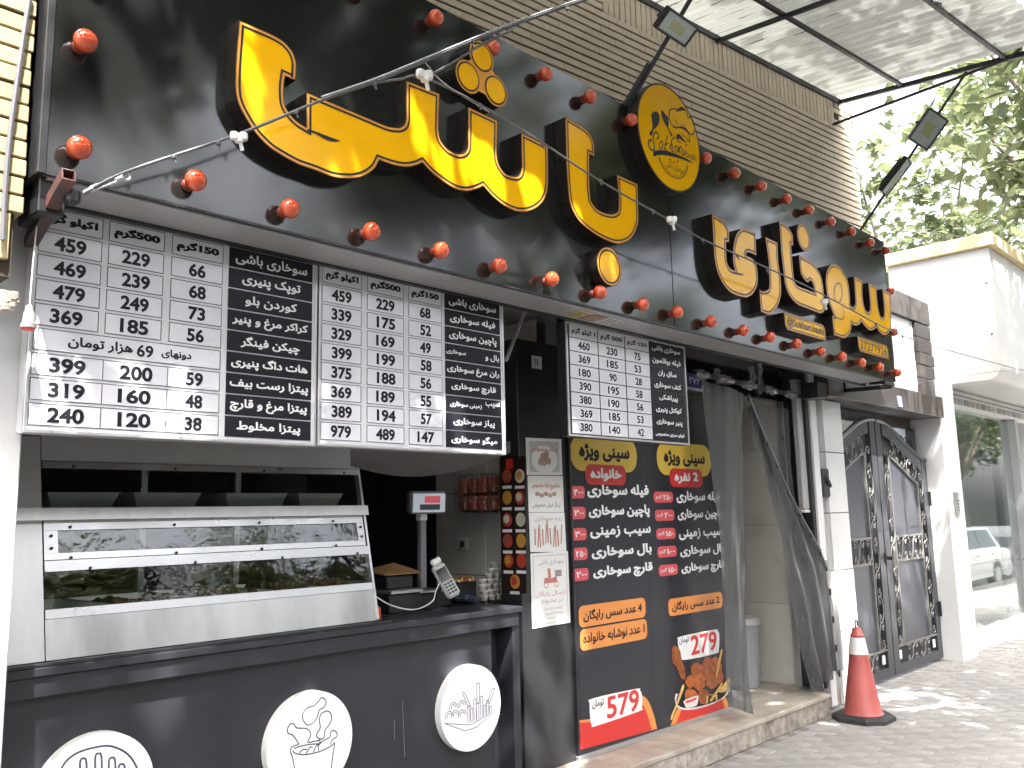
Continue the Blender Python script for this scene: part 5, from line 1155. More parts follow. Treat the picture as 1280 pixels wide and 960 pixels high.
# stiff edge with press studs
ed = [at(x, y, Y=YC-.035) for x, y in ((935, 497), (950, 535), (966, 572), (984, 614), (1004, 652), (1022, 684), (1032, 710), (1038, 750), (1043, 800), (1048, 842))]
eb = MB()
for a_, b_ in zip(ed[:-1], ed[1:]): eb.bar(tuple(a_), tuple(b_), .035, .008)
eb.build('stiff_edge', mat('zip_grey', (.22, .22, .23), rough=.4), c2_)
for k in range(13):
    t = k/12*(len(ed)-1.01); i = int(t); p = ed[i]+(ed[i+1]-ed[i])*(t-i); MB().box(p[0]-.010, p[0]+.010, p[1]-.016, p[1]-.003, p[2]-.028, p[2]+.028, .003).build('stud', m_dark, c2_)
e2 = [at(x, y, Y=YC-.02) for x, y in ((1028, 700), (1036, 760), (1042, 838))]; f2 = [at(x, y, Y=YC+.02) for x, y in ((1034, 700), (1049, 770), (1056, 838))]
MB().add([tuple(p) for p in e2]+[tuple(p) for p in f2], [(0, 1, 4, 3), (1, 2, 5, 4)]).build('trailing_hem', m_vinyl, c2_)
rd = MB(); a_, b_ = at(868, 466, Y=YC+.03), at(1000, 496, Y=YC+.03)
rt_ = thing('curtain_rail', 'curtain rail wrapped in crumpled shiny clear plastic above the doorway', 'rail', tuple(a_)); rd.bar(tuple(a_), tuple(b_), .03, .03).build('rail_bar', m_dark, rt_)
m_cling = mat('crumpled_film', (.5, .5, .5), rough=.12, bump=1.0, bs=35, coat=1.0); m_cling.node_tree.nodes['Principled BSDF'].inputs['Alpha'].default_value = .38
v = []; f = []; NUc, NVc = 60, 8
for i in range(NUc+1):
    for j in range(NVc+1):
        P = a_+(b_-a_)*(i/NUc); an = j/NVc*2*math.pi; r_ = .014+.012*random.random()+.012*math.sin(i*.5); v.append((P[0]+random.uniform(-.01, .01), P[1]+r_*math.cos(an), P[2]+r_*math.sin(an)*1.2))
for i in range(NUc):
    for j in range(NVc): q = i*(NVc+1)+j; f.append((q, q+1, q+NVc+2, q+NVc+1))
MB().add(v, f).build('plastic_wrap', m_cling, rt_)
for (x, y, h_) in ((948, 474, .13), (938, 470, .08), (893, 470, .06), (990, 476, .16)):
    P = at(x, y, Y=3.62); fl = MB(); v = []; f = []
    for i in range(5):
        for j in range(6): v.append((P[0]-.04+.02*i+random.uniform(-.01, .01), 3.60+random.uniform(-.02, .02), P[2]-h_+2*h_*j/5))
    for i in range(4):
        for j in range(5): q = i*6+j; f.append((q, q+6, q+7, q+1))
    fl.add(v, f).build('loose_film', m_cling, rt_)
# hinge box by the step
c = at(1049, 868, Y=3.5); tag(MB().box(c[0]-.12, c[0]+.12, 3.50, 3.6, c[2]-.05, c[2]+.05, .008).tube([(c[0]-.1, 3.49, c[2]-.09), (c[0]-.1, 3.49, c[2]+.09)], .012, 8).build('latch_box', m_dark), 'small black metal latch at the foot of the door frame behind the cone', 'latch')
tag(MB().box(7.12, 7.54, 3.44, 3.62, .0, .15, .006).build('end_block', m_rstone), 'low stone block at the end of the step behind the cone', 'block')
# ------------------------------------------------------------------ tiled gate pillar
gp = thing('tiled_pillar', 'narrow pillar of glossy white tiles left of the dark gate', 'pillar', (7.75, 3.5, 0))
MB().box(7.575, 7.935, 3.44, 3.95, 0, 2.63).build('pillar_core', m_joint, gp)
for za, zb_ in ((.0, .60), (.603, 1.12), (1.123, 1.62), (1.624, 2.16), (2.165, 2.634)):
    MB().box(7.56, 7.944+(0 if za > 1 else .008), 3.424-random.uniform(0, .006), 3.44, za+.002, zb_-.002, .002).build('tile', m_white, gp); MB().box(7.56, 7.575, 3.442, 3.9, za+.002, zb_-.002, .002).build('tile', m_whitep, gp)
P = at(1024, 603, Y=3.45); jb = thing('junction_box', 'dark open junction box with wires between door frame and white pillar', 'box', (7.5, 3.5, P[2])); MB().box(7.412, 7.556, 3.40, 3.515, P[2]-.13, P[2]+.12, .01).build('box_body', m_dark, jb); MB().tube([(7.48, 3.43, P[2]+.1), (7.5, 3.39, P[2]), (7.57, 3.41, P[2]-.03)], .02, 8).build('wire_bundle', m_rubber, jb, smooth=True)
# ------------------------------------------------------------------ gate house: beam, white panel, brown cladding, column
YG = 3.30
bm_ = MB().box(7.45, 10.40, YG, 3.85, 2.645, 2.875, .004).build('gate_beam', m_beam); tag(bm_, 'brown stone beam over the gate with a small blue plaque', 'beam')
c = at(1125, 502, Y=YG-.01); hp = thing('number_plate', 'tiny pale blue number plate on the brown beam above the gate', 'number plaque', tuple(c)); MB().box(c[0]-.06, c[0]+.06, YG-.012, YG-.001, c[2]-.055, c[2]+.055, .002).build('plate', mat('plate_blue', (.35, .40, .60), rough=.3), hp); text('۲۷۲', c[0]-.04, c[0]+.04, c[2], .04, YG-.0135, m_inkt, hp)
MB_ = MB().box(7.12, 7.30, 3.25, 3.40, 2.60, 2.735, .004); tag(MB_.build('dark_bracket_box', m_dark), 'dark block between the shop header and the brown beam', 'block')
MB2 = MB().box(7.9, 9.95, 3.40, 3.95, 2.876, 3.70, .003); tag(MB2.build('white_fascia', m_white), 'bright white panel wall above the gate beam, right of the sign', 'panel')
bc = thing('brown_cladding', 'brown stone cladding framing the white panel above the gate', 'cladding', (10.2, 3.4, 2.88))
MB().box(8.6, 10.42, 3.36, 3.9, 3.705, 3.97, .003).build('top_board', m_beam, bc)
zq = [2.88, 3.07, 3.22, 3.36, 3.53, 3.70]
for za, zb_ in zip(zq[:-1], zq[1:]): MB().box(9.955, 10.42, 3.36+random.uniform(-.008, .008), 3.9, za+.006, zb_-.004, .004).build('board', m_beam, bc)
col = MB().box(10.368, 10.876, 3.33, 4.2, 0, 3.08, .004).build('white_column', m_white); tag(col, 'broad white column between the gate and the shop window', 'column')
ic = at(1195, 630, Y=3.325); it = thing('intercom', 'slim silver intercom on the white column beside the gate', 'intercom', tuple(ic)); MB().box(ic[0]-.05, ic[0]+.05, 3.30, 3.329, ic[2]-.14, ic[2]+.14, .012).build('intercom_body', m_alu, it)
for k in range(4): MB().box(ic[0]-.02, ic[0]+.02, 3.296, 3.30, ic[2]-.08+k*.035, ic[2]-.06+k*.035, .002).build('button', m_line, it)
# ------------------------------------------------------------------ gate
YGt = 3.56; gm = 8.99; gx0, gx1 = 7.96, 10.355
gate = thing('gate', 'dark grey arched double metal gate with silver scrollwork', 'gate', (gm, YGt, .03))
gz0 = .035
def archz(x): return float(np.interp(abs(x-gm), [0, .2, .41, .66, .92, 1.15, 1.28, 1.4], [2.535, 2.525, 2.475, 2.375, 2.265, 2.19, 2.165, 2.16]))
def scroll(cx, cz, w_, h_, flip=1, r_=.008, par=None):
    """an S / C shaped wrought iron scroll"""
    pts_ = []
    for k in range(9): a = -math.pi*1.3+k*math.pi*1.25/8; rr = .30*(.35+.65*k/8); pts_.append((cx+flip*w_*(.10+rr*math.cos(a)), cz+h_*(.30+rr*.62*math.sin(a))))
    for k in range(9): a = math.pi*.5+k*math.pi/8; pts_.append((cx+flip*w_*(.05+.46*math.cos(a)), cz+h_*.5*math.sin(a)))
    for k in range(9): a = math.pi*.05+k*math.pi*1.25/8; rr = .30*(1-.65*k/8); pts_.append((cx+flip*w_*(.10+rr*math.cos(a)), cz+h_*(-.30+rr*.62*math.sin(a))))
    return pts_
def cscroll(parent, cx, cz, w_, h_, flip=1, rot=0.0, y=YGt-.028):
    pts_ = []
    n = 7
    def sp3(c_, dirn):
        out_ = []
        for k in range(n+1):
            a = dirn*(math.pi*1.6*(1-k/n)); rr = .24*(.35+.65*k/n); out_.append((c_[0]+rr*math.cos(a)*.9, c_[1]+rr*math.sin(a)*.62*1.0))
        return out_
    top = sp3((.10, .30), -1); bot = sp3((.10, -.30), 1)
    mid = [(-.5*math.sin(math.pi*k/8)*1.0+.05, .5*math.cos(math.pi*k/8)) for k in range(9)]
    pts_ = [(p[0]+.0, p[1]) for p in top[:-2]]+[(.28, .40), (.15, .49)]+mid[1:-1]+[(.15, -.49), (.28, -.40)]+[(p[0], p[1]) for p in bot[:-2]][::-1]
    w3 = []
    for px_, pz_ in pts_:
        X_, Z_ = flip*px_*w_, pz_*h_; c_, s_ = math.cos(rot), math.sin(rot); w3.append((cx+X_*c_-Z_*s_, y, cz+X_*s_+Z_*c_))
    return MB().tube(w3, .0052, 5).build('scroll', m_scroll, parent, smooth=True)
for sgn, nm in ((-1, 'l'), (1, 'r')):
    xa, xb = (gm-1.36, gm-.012) if sgn < 0 else (gm+.012, gx1); W_ = xb-xa
    leaf = MB()
    # outline of the leaf as one sheet with frame
    N = 24; topl = [(xa+(xb-xa)*k/N, archz(xa+(xb-xa)*k/N)) for k in range(N+1)]
    poly = [(xa, gz0), (xb, gz0)]+topl[::-1]
    lf = MB().prism(poly, YGt+.012, YGt+.03).build('gate_leaf', m_ink if False else mat('gate_back', (.03, .03, .034), rough=.5), gate)
    fb = MB(); fw = .13
    fb.prism([(xa, gz0), (xa+fw, gz0), (xa+fw, archz(xa+fw)-.0), (xa, archz(xa))], YGt-.03, YGt+.011)
    fb.prism([(xb-fw, gz0), (xb, gz0), (xb, archz(xb)), (xb-fw, archz(xb-fw))], YGt-.03, YGt+.011)
    fb.box(xa+fw, xb-fw, YGt-.029, YGt+.010, gz0, gz0+.085)
    tp = [(x, z) for x, z in topl if xa+fw-.001 <= x <= xb-fw+.001]; fb.prism(tp+[(x, z-.12) for x, z in tp[::-1]], YGt-.0295, YGt+.0105)
    fb.build('leaf_frame', m_gate, lf)
    MB().tube([(x, YGt-.02, z+.022) for x, z in topl], .028, 8).build('arch_rail', m_gate, lf, smooth=True)
    # inner rails
    sw = .18; ia, ib = xa+fw+sw, xb-fw-sw
    def topin(x): return archz(x)-.12-.17
    ir = MB()
    ir.box(ia-.02, ia, YGt-.028, YGt+.008, .30, topin(ia)); ir.box(ib, ib+.02, YGt-.028, YGt+.008, .30, topin(ib))
    for z in (.28, 1.11, 1.356): ir.box(xa+fw if z < .5 else ia, xb-fw if z < .5 else ib, YGt-.0285, YGt+.0085, z, z+.02)
    xs_ = [ia+(ib-ia)*k/10 for k in range(11)]; ir.prism([(x, topin(x)) for x in xs_]+[(x, topin(x)-.022) for x in xs_[::-1]], YGt-.0275, YGt+.0075)
    ir.build('inner_rail', m_scroll, lf)
    MB().box(ia+.001, ib-.001, YGt-.008, YGt+.009, .302, 1.108).build('lower_sheet', m_gpanel, lf)
    MB().prism([(ia+.001, 1.378), (ib-.001, 1.378)]+[(min(max(x, ia+.001), ib-.001), topin(x)-.023) for x in xs_[::-1]], YGt-.008, YGt+.009).build('upper_sheet', m_gpanel, lf)
    for cx_, fl in ((xa+fw+sw/2-.008, -1), (xb-fw-sw/2+.008, 1)):
        z = .31+.125
        while z < archz(cx_)-.12-.13: cscroll(lf, cx_, z, sw*.82, .25, fl*(1 if int(z*4.2) % 2 else -1)); z += .245
    for k in range(5):
        x = ia+(ib-ia)*(k+.5)/5; cscroll(lf, x, 1.243, (ib-ia)/5*1.0, .22, 1 if k % 2 else -1)
    for k in range(4):
        x = ia+.02+(ib-ia-.04)*(k+.5)/4; cscroll(lf, x, .20, (ib-ia)/4*1.0, .155, 1 if k % 2 else -1)
    for x in (xa+fw+.07, xb-fw-.07): MB().box(x-.03, x+.03, YGt-.02, YGt-.0, gz0+.12, gz0+.21, .008).build('rosette', m_clip, lf)
    for k in range(5):
        x = ia+(ib-ia)*(k+.5)/5; cscroll(lf, x, (archz(x)-.12+topin(x))/2, .13, .165, 1 if k % 2 else -1, rot=-.5*sgn)
MB().box(gm-.03, gm+.03, YGt-.045, YGt-.03, 1.1, 1.22, .008).tube([(gm+.03, YGt-.05, 1.16), (gm+.03, YGt-.09, 1.16)], .018, 10).build('lock', m_dark, gate)
for z in (.55, 1.75): MB().box(gx1-.03, gx1+.0, YGt-.06, YGt-.03, z-.08, z+.08, .006).build('hinge', m_dark, gate)
fr_ = MB().box(gx0-.01, gx1, 3.66, 3.70, 2.54, 2.644).box(10.29, 10.365, 3.62, 3.70, 0, 2.54).build('gate_frame', m_beam, gate)
vt = MB(); 
tl_ = []
for k in range(5):
    cx_ = 9.72+.12*k; w3 = [(cx_+.07*math.cos(a_*.8)*(1-a_/9), 3.64, 2.42+.09*math.sin(a_*.8)*(1-a_/9)-.02*k) for a_ in [q*.6 for q in range(14)]]; MB().tube(w3, .007, 5).build('vine_scroll', m_dark, gate, smooth=True)
# ------------------------------------------------------------------ neighbouring shop
nb = thing('shop_window', 'tall glass shop window right of the white column, with tiled header', 'shop window', (12.4, 3.5, 0))
MB().box(10.90, 15.5, 3.42, 3.9, 0, .12, .004).build('sill_step', m_whitep, nb); MB().box(11.0, 15.5, 3.5, 3.6, .125, .19, .004).build('frame_bottom', m_whitep, nb)
wx0, wx1 = 11.12, at(1272, 650, Y=3.55)[0]
MB().box(10.88, wx0+.05, 3.45, 3.62, .1, 3.0, .003).build('frame_side', m_whitep, nb); MB().box(wx1, wx1+.10, 3.45, 3.62, .19, 2.9, .003).build('frame_side', m_alu, nb); MB().box(wx1-.22, wx1-.02, 3.7, 3.75, .19, 2.9, .003).build('frame_side', mat('frame_grey', (.30, .32, .32), rough=.4), nb)
MB().box(wx0, wx1, 3.55, 3.565, .19, 2.85).build('glass_pane', m_shopglass, nb)
hb = MB().box(10.88, 15.5, 3.44, 3.56, 2.86, 3.1, .003).build('header_band', m_whitep, nb)
for k in range(15): MB().box(11.15+k*.23, 11.15+k*.23+.18, 3.434, 3.441, 2.885, 2.96, .002).build('header_tile', mat('tile_photo_%d' % (k % 3), [(.35, .33, .30), (.55, .52, .48), (.22, .22, .22)][k % 3], rough=.3, var=.6, vs=30), hb)
MB().box(10.88, 15.5, 3.43, 3.45, 2.99, 3.0).build('band_line', m_line, nb); MB().box(10.88, 15.5, 3.43, 3.46, 3.05, 3.06).build('band_line', m_line, nb)
MB().box(10.9, 15.6, 3.9, 7.0, .0, .12).build('inner_floor', m_floor, nb); MB().box(10.9, 15.6, 6.5, 6.6, .1, 3).build('inner_wall', mat('dim_wall', (.5, .51, .5), rough=.6), nb); MB().box(10.9, 15.6, 3.7, 6.6, 2.95, 3.0).build('inner_ceiling', mat('dim_wall', (.5, .51, .5), rough=.6), nb)
MB().box(15.5, 24, 3.4, 8, 0, 4.5).build('next_wall', m_whitep, nb)
for k in range(3): MB().box(12.0+k*.6, 12.35+k*.6, 3.75, 3.76, 2.45, 2.68, .0).build('paper_notice', m_paper, nb)
# projecting fascia box of that shop
nf = thing('projecting_fascia', 'large pale grey projecting fascia box of the next shop with a yellow coping', 'fascia', (12.5, 3.3, 3.1))
XN = 10.9; yq = 2.80; poly = [(3.95, 3.08), (3.95, 4.62), (yq, 4.62)]
for k in range(7): a_ = k/6*math.pi/2; poly.append((yq+.16-.16*math.cos(a_)*1.0 if False else yq+.16*(1-math.cos(a_)), 3.24-.16*math.sin(a_)+.0))
v = [(XN, y, z) for y, z in poly]+[(15.6, y, z) for y, z in poly]; n_ = len(poly)
MB().add(v, [tuple(range(n_))]+[tuple(range(n_, 2*n_))[::-1]]+[(i, i+n_, (i+1) % n_+n_, (i+1) % n_) for i in range(n_)]).build('fascia_body', mat('fascia_grey', (.66, .65, .62), rough=.5, var=.15, vs=1.5, bump=.1, bs=4), nf)
MB().box(XN-.06, 15.7, yq-.07, 4.0, 4.625, 4.78, .01).build('coping', mat('coping_yellow', (.62, .48, .25), rough=.5, var=.15, vs=2), nf)
for y, z in ((2.86, 4.2), (2.86, 3.6), (3.6, 3.3)): MB().box(XN-.006, XN, y-.01, y+.01, z-.01, z+.01).build('bolt', m_line, nf)
# ------------------------------------------------------------------ traffic cone
cc = at(1076, 898, Z=0); CXc, CYc = 7.13, 3.08
cone = thing('traffic_cone', 'faded red traffic cone with a white collar on a black octagonal base', 'traffic cone', (CXc, CYc, 0))
oct_ = [(.215*(1 if abs(q) == 1 else 1)*a_, .215*b_) for q, a_, b_ in ((1, 1, .5), (1, .5, 1), (1, -.5, 1), (1, -1, .5), (1, -1, -.5), (1, -.5, -1), (1, .5, -1), (1, 1, -.5))]
v = [(CXc+x, CYc+y, 0) for x, y in oct_]+[(CXc+x, CYc+y, .03) for x, y in oct_]+[(CXc+x*.88, CYc+y*.88, .05) for x, y in oct_]
MB().add(v, [tuple(range(8))[::-1]]+[(i, (i+1) % 8, (i+1) % 8+8, i+8) for i in range(8)]+[(i+8, (i+1) % 8+8, (i+1) % 8+16, i+16) for i in range(8)]+[tuple(range(16, 24))]).build('cone_base', m_rubber, cone)
Hc = .70; rr_ = lambda z: .142-(.142-.040)*((z-.05)/(Hc-.05-.0))
pr_ = [(.155, .05), (rr_(.06), .065)]+[(rr_(z), z) for z in (.1, .2, .3, .4, .5)]
MB().lathe([(.155, .051), (.148, .062), (rr_(.07), .075), (rr_(.505), .505)], 28, c=(CXc, CYc, 0), cap=False).build('cone_body', m_cone, cone, smooth=True)
MB().lathe([(rr_(.5)+.0035, .505), (rr_(.63)+.0035, .635)], 28, c=(CXc, CYc, 0), cap=False).build('reflective_collar', m_reflw, cone, smooth=True)
MB().lathe([(rr_(.635), .636), (rr_(.635)+.004, .65), (.042, .668), (.035, .69), (.03, .705), (.012, .71)], 24, c=(CXc, CYc, 0)).build('cone_top', m_cone, cone, smooth=True)
MB().tube([(CXc+.022*math.cos(a_), CYc, .735+.03*math.sin(a_)) for a_ in [k*math.pi/7-.6 for k in range(12)]], .006, 6).build('ring_handle', m_dark, cone, smooth=True)
# ------------------------------------------------------------------ brackets and wires
P = at(1112, 482, Y=2.9); a_ = at(1014, 492, Y=3.62)
bt = MB().bar(tuple(a_), (P[0], 2.88, 2.71), .035, .035).box(P[0]-.20, P[0]+.02, 2.86, 2.9, 2.715, 2.742).bar((a_[0]+.9*(P[0]-a_[0]), 3.3, 2.72), (a_[0]+.9*(P[0]-a_[0]), 3.3, 2.80), .03)
tag(bt.build('sign_bracket', m_dark), 'black steel bracket carrying the lower right corner of the sign', 'bracket')
# rusty square tube at the left
A = at(86, 218, Y=2.74); Bq = at(40, 300, Y=3.12)
d_ = (Bq-A); rbk = thing('steel_tube', 'rusty red square steel tube sticking out at the lower left corner of the sign', 'steel tube', tuple(A))
def hollow(a_, b_, w_, th, nm, m, par):
    a_ = Vector(a_); b_ = Vector(b_); t = (b_-a_).normalized(); x = t.cross(Vector((0, 0, 1))).normalized(); u = x.cross(t).normalized(); v = []
    for p in (a_, b_):
        for r_ in (w_/2, w_/2-th):
            for i, j_ in ((-1, -1), (1, -1), (1, 1), (-1, 1)): v.append(p+x*(i*r_)+u*(j_*r_))
    f = []
    for k in range(4):
        n2 = (k+1) % 4; f += [(k, n2, 8+n2, 8+k), (4+k, 12+k, 12+n2, 4+n2), (k, 4+k, 4+n2, n2), (8+k, 8+n2, 12+n2, 12+k)]
    return MB().add(v, f).build(nm, m, par)
mid_ = A+d_*.42
hollow(tuple(A), tuple(mid_), .040, .004, 'tube_tip', m_rust, rbk); hollow(tuple(mid_), tuple(A+d_*1.05), .038, .004, 'tube_body', mat('tube_brown', (.07, .045, .04), rough=.5, var=.4, vs=12), rbk)
q = at(62, 262, Y=2.95); MB().box(q[0]-.05, q[0]+.03, 2.90, 3.1, q[2]-.03, q[2]+.09, .004).build('bracket_plate', m_dark, rbk); q = at(96, 246, Y=2.8); MB().box(q[0]-.03, q[0]+.012, 2.79, 2.84, q[2]-.025, q[2]+.025, .01).build('wire_knot', m_dark, rbk)
# suspended cable with cable ties: from the tube outward
YK = 2.62
def kp(x, y, Y): return tuple(at(x, y, Y=Y))
W1 = [kp(104, 243, 2.78), kp(160, 214, 2.74), kp(300, 167, 2.66), kp(400, 126, 2.60), kp(467, 103, 2.55), kp(530, 77, 2.5), kp(600, 48, 2.44), kp(668, 22, 2.38), kp(740, -3, 2.3), kp(800, -26, 2.25)]
cable('steel_cable', 'grey cable rising from the rusty tube across the big letters to the top', W1, .0055, m_wire, cat='cable', grp='cables strung in front of the sign')
W1b = [tuple(Vector(p)+Vector((0, -.01, .012))) for p in W1[3:]]; cable('steel_cable', 'thinner wire tied along the rising cable above the three yellow dots', W1b, .0035, mat('pale_wire', (.3, .3, .32), rough=.4), grp='cables strung in front of the sign')
W2 = [kp(467, 104, 2.55), kp(500, 99, 2.55), kp(530, 97, 2.55), kp(600, 131, 2.56), kp(677, 178, 2.57), kp(750, 226, 2.58), kp(838, 276, 2.60), kp(880, 300, 2.61), kp(930, 322, 2.62), kp(1005, 356, 2.64), kp(1060, 385, 2.66), kp(1115, 414, 2.68), kp(1160, 430, 2.70), kp(1215, 446, 2.72), kp(1290, 466, 2.74)]
cable('steel_cable', 'grey cable sagging rightwards across all the letters to the right edge', W2, .005, m_wire, grp='cables strung in front of the sign')
W3 = [kp(531, 77, 2.5), kp(545, 95, 2.54), kp(560, 108, 2.55), kp(585, 124, 2.56), kp(612, 140, 2.56)]; cable('steel_cable', 'short thin stay wire dropping from the rising cable beside the white junction', W3, .003, mat('pale_wire', (.3, .3, .32), rough=.4), grp='cables strung in front of the sign')
cable('steel_cable', 'link cable from the white junction up to the rising cable', [kp(530, 97, 2.55), kp(560, 82, 2.5), kp(600, 57, 2.45), kp(640, 38, 2.42)], .0055, m_wire, grp='cables strung in front of the sign')
cable('power_wire', 'thin wire running under the sign end across the neighbouring fascia', [kp(1100, 484, 2.9), kp(1140, 480, 2.88), kp(1190, 472, 2.8), kp(1240, 465, 2.76), kp(1290, 461, 2.72)], .003, m_wire)
cable('power_wire', 'thin dark wire across the sky above the yellow coping', [tuple(at(1110, 288, Y=3.6)), tuple(at(1160, 291, Y=3.5)), tuple(at(1220, 297, Y=3.3)), tuple(at(1290, 299, Y=3.1))], .006, m_wire)
cable('power_wire', 'thick dark cable running down the yellow brick column', [kp(38, -10, 2.9), kp(30, 40, 2.9), kp(20, 110, 2.9), kp(12, 170, 2.9), kp(6, 240, 2.9), kp(3, 300, 2.9)], .008, m_wire)
def clip(px_, py_, Y, label, sc=1.0):
    P = at(px_, py_, Y=Y); t = thing('cable_connector', label, 'connector', tuple(P), 'white connectors on the cable')
    for dx, dz in ((-.018, .0), (.016, .008), (.0, -.006)): MB().lathe([(.002, -.016*sc), (.014*sc, -.012*sc), (.016*sc, 0), (.014*sc, .012*sc), (.002, .016*sc)], 10, c=(P[0]+dx*sc, P[1]-.01, P[2]+dz*sc)).build('knob', m_clip, t, smooth=True)
    MB().bar((P[0], P[1]-.012, P[2]), (P[0]+.012*sc, P[1]-.012, P[2]-.045*sc), .010*sc, .008*sc).build('tail', m_clip, t); return t
clip(297, 173, 2.655, 'white connector on the cable left of the large first letter'); clip(529, 96, 2.54, 'large white connector where two cables meet above the letters', 1.25); clip(838, 276, 2.59, 'white connector on the cable below the round logo', 1.2); clip(1029, 378, 2.64, 'white connector on the cable in front of the right-hand letters', 1.2)
tie = MB()
for (x, y, Y) in ((217, 196, 2.69), (273, 179, 2.67), (370, 140, 2.61), (468, 105, 2.55), (590, 52, 2.45), (709, 11, 2.33), (599, 131, 2.56), (678, 180, 2.57), (750, 226, 2.58), (815, 263, 2.59), (878, 300, 2.61), (922, 320, 2.62), (959, 338, 2.63), (1128, 421, 2.69), (1095, 405, 2.67)):
    P = at(x, y, Y=Y); tie.lathe([(.009, -.006), (.010, 0), (.009, .006)], 8, c=tuple(P)); tie.bar((P[0], P[1], P[2]), (P[0]+.006, P[1]-.004, P[2]-.022), .006)
tag(tie.build('cable_ties', m_wire), 'small dark cable ties spaced along the cables in front of the sign', 'cable ties', kind='stuff')
# turnbuckle
ta, tb2 = Vector(kp(104, 240, 2.78)), Vector(kp(163, 218, 2.74)); tbk = thing('turnbuckle', 'shiny steel turnbuckle tightening the cable at the rusty tube', 'turnbuckle', tuple(ta)); dv = (tb2-ta)
up_ = Vector((0, 0, 1)); MB().tube([ta+dv*.15+up_*.007, ta+dv*.72+up_*.007], .004, 6).tube([ta+dv*.15-up_*.007, ta+dv*.72-up_*.007], .004, 6).tube([ta, ta+dv*.2], [.003, .008], 8).tube([ta+dv*.68, ta+dv*.8], .008, 8).build('barrel', m_alu, tbk, smooth=True)
MB().tube([ta+dv*.9+Vector((.013*math.cos(a_), 0, .013*math.sin(a_))) for a_ in [k*math.pi/6 for k in range(13)]], .004, 6, cap=False).build('eye', m_alu, tbk, smooth=True)
# lamp holder on a cord
c = at(36, 397, Y=3.02); lh = thing('lamp_holder', 'grey rubber lamp holder with a red rim hanging in front of the first board', 'lamp holder', tuple(c))
MB().lathe([(.0235, -.034), (.0235, -.02), (.019, -.017), (.0175, .012), (.012, .026), (.0125, .036), (.005, .042)], 20, c=tuple(c)).build('holder_body', mat('holder_grey', (.36, .36, .33), rough=.5, var=.2, vs=10), lh, smooth=True); MB().lathe([(.020, -.040), (.020, -.034)], 20, c=tuple(c)).build('red_rim', mat('rim_red', (.6, .04, .02), rough=.4), lh, smooth=True)
MB().tube([(c[0], c[1], c[2]+.04), tuple(at(41, 330, Y=3.02)), tuple(at(48, 262, Y=3.0))], .0022, 6).build('cord', m_clip, lh)
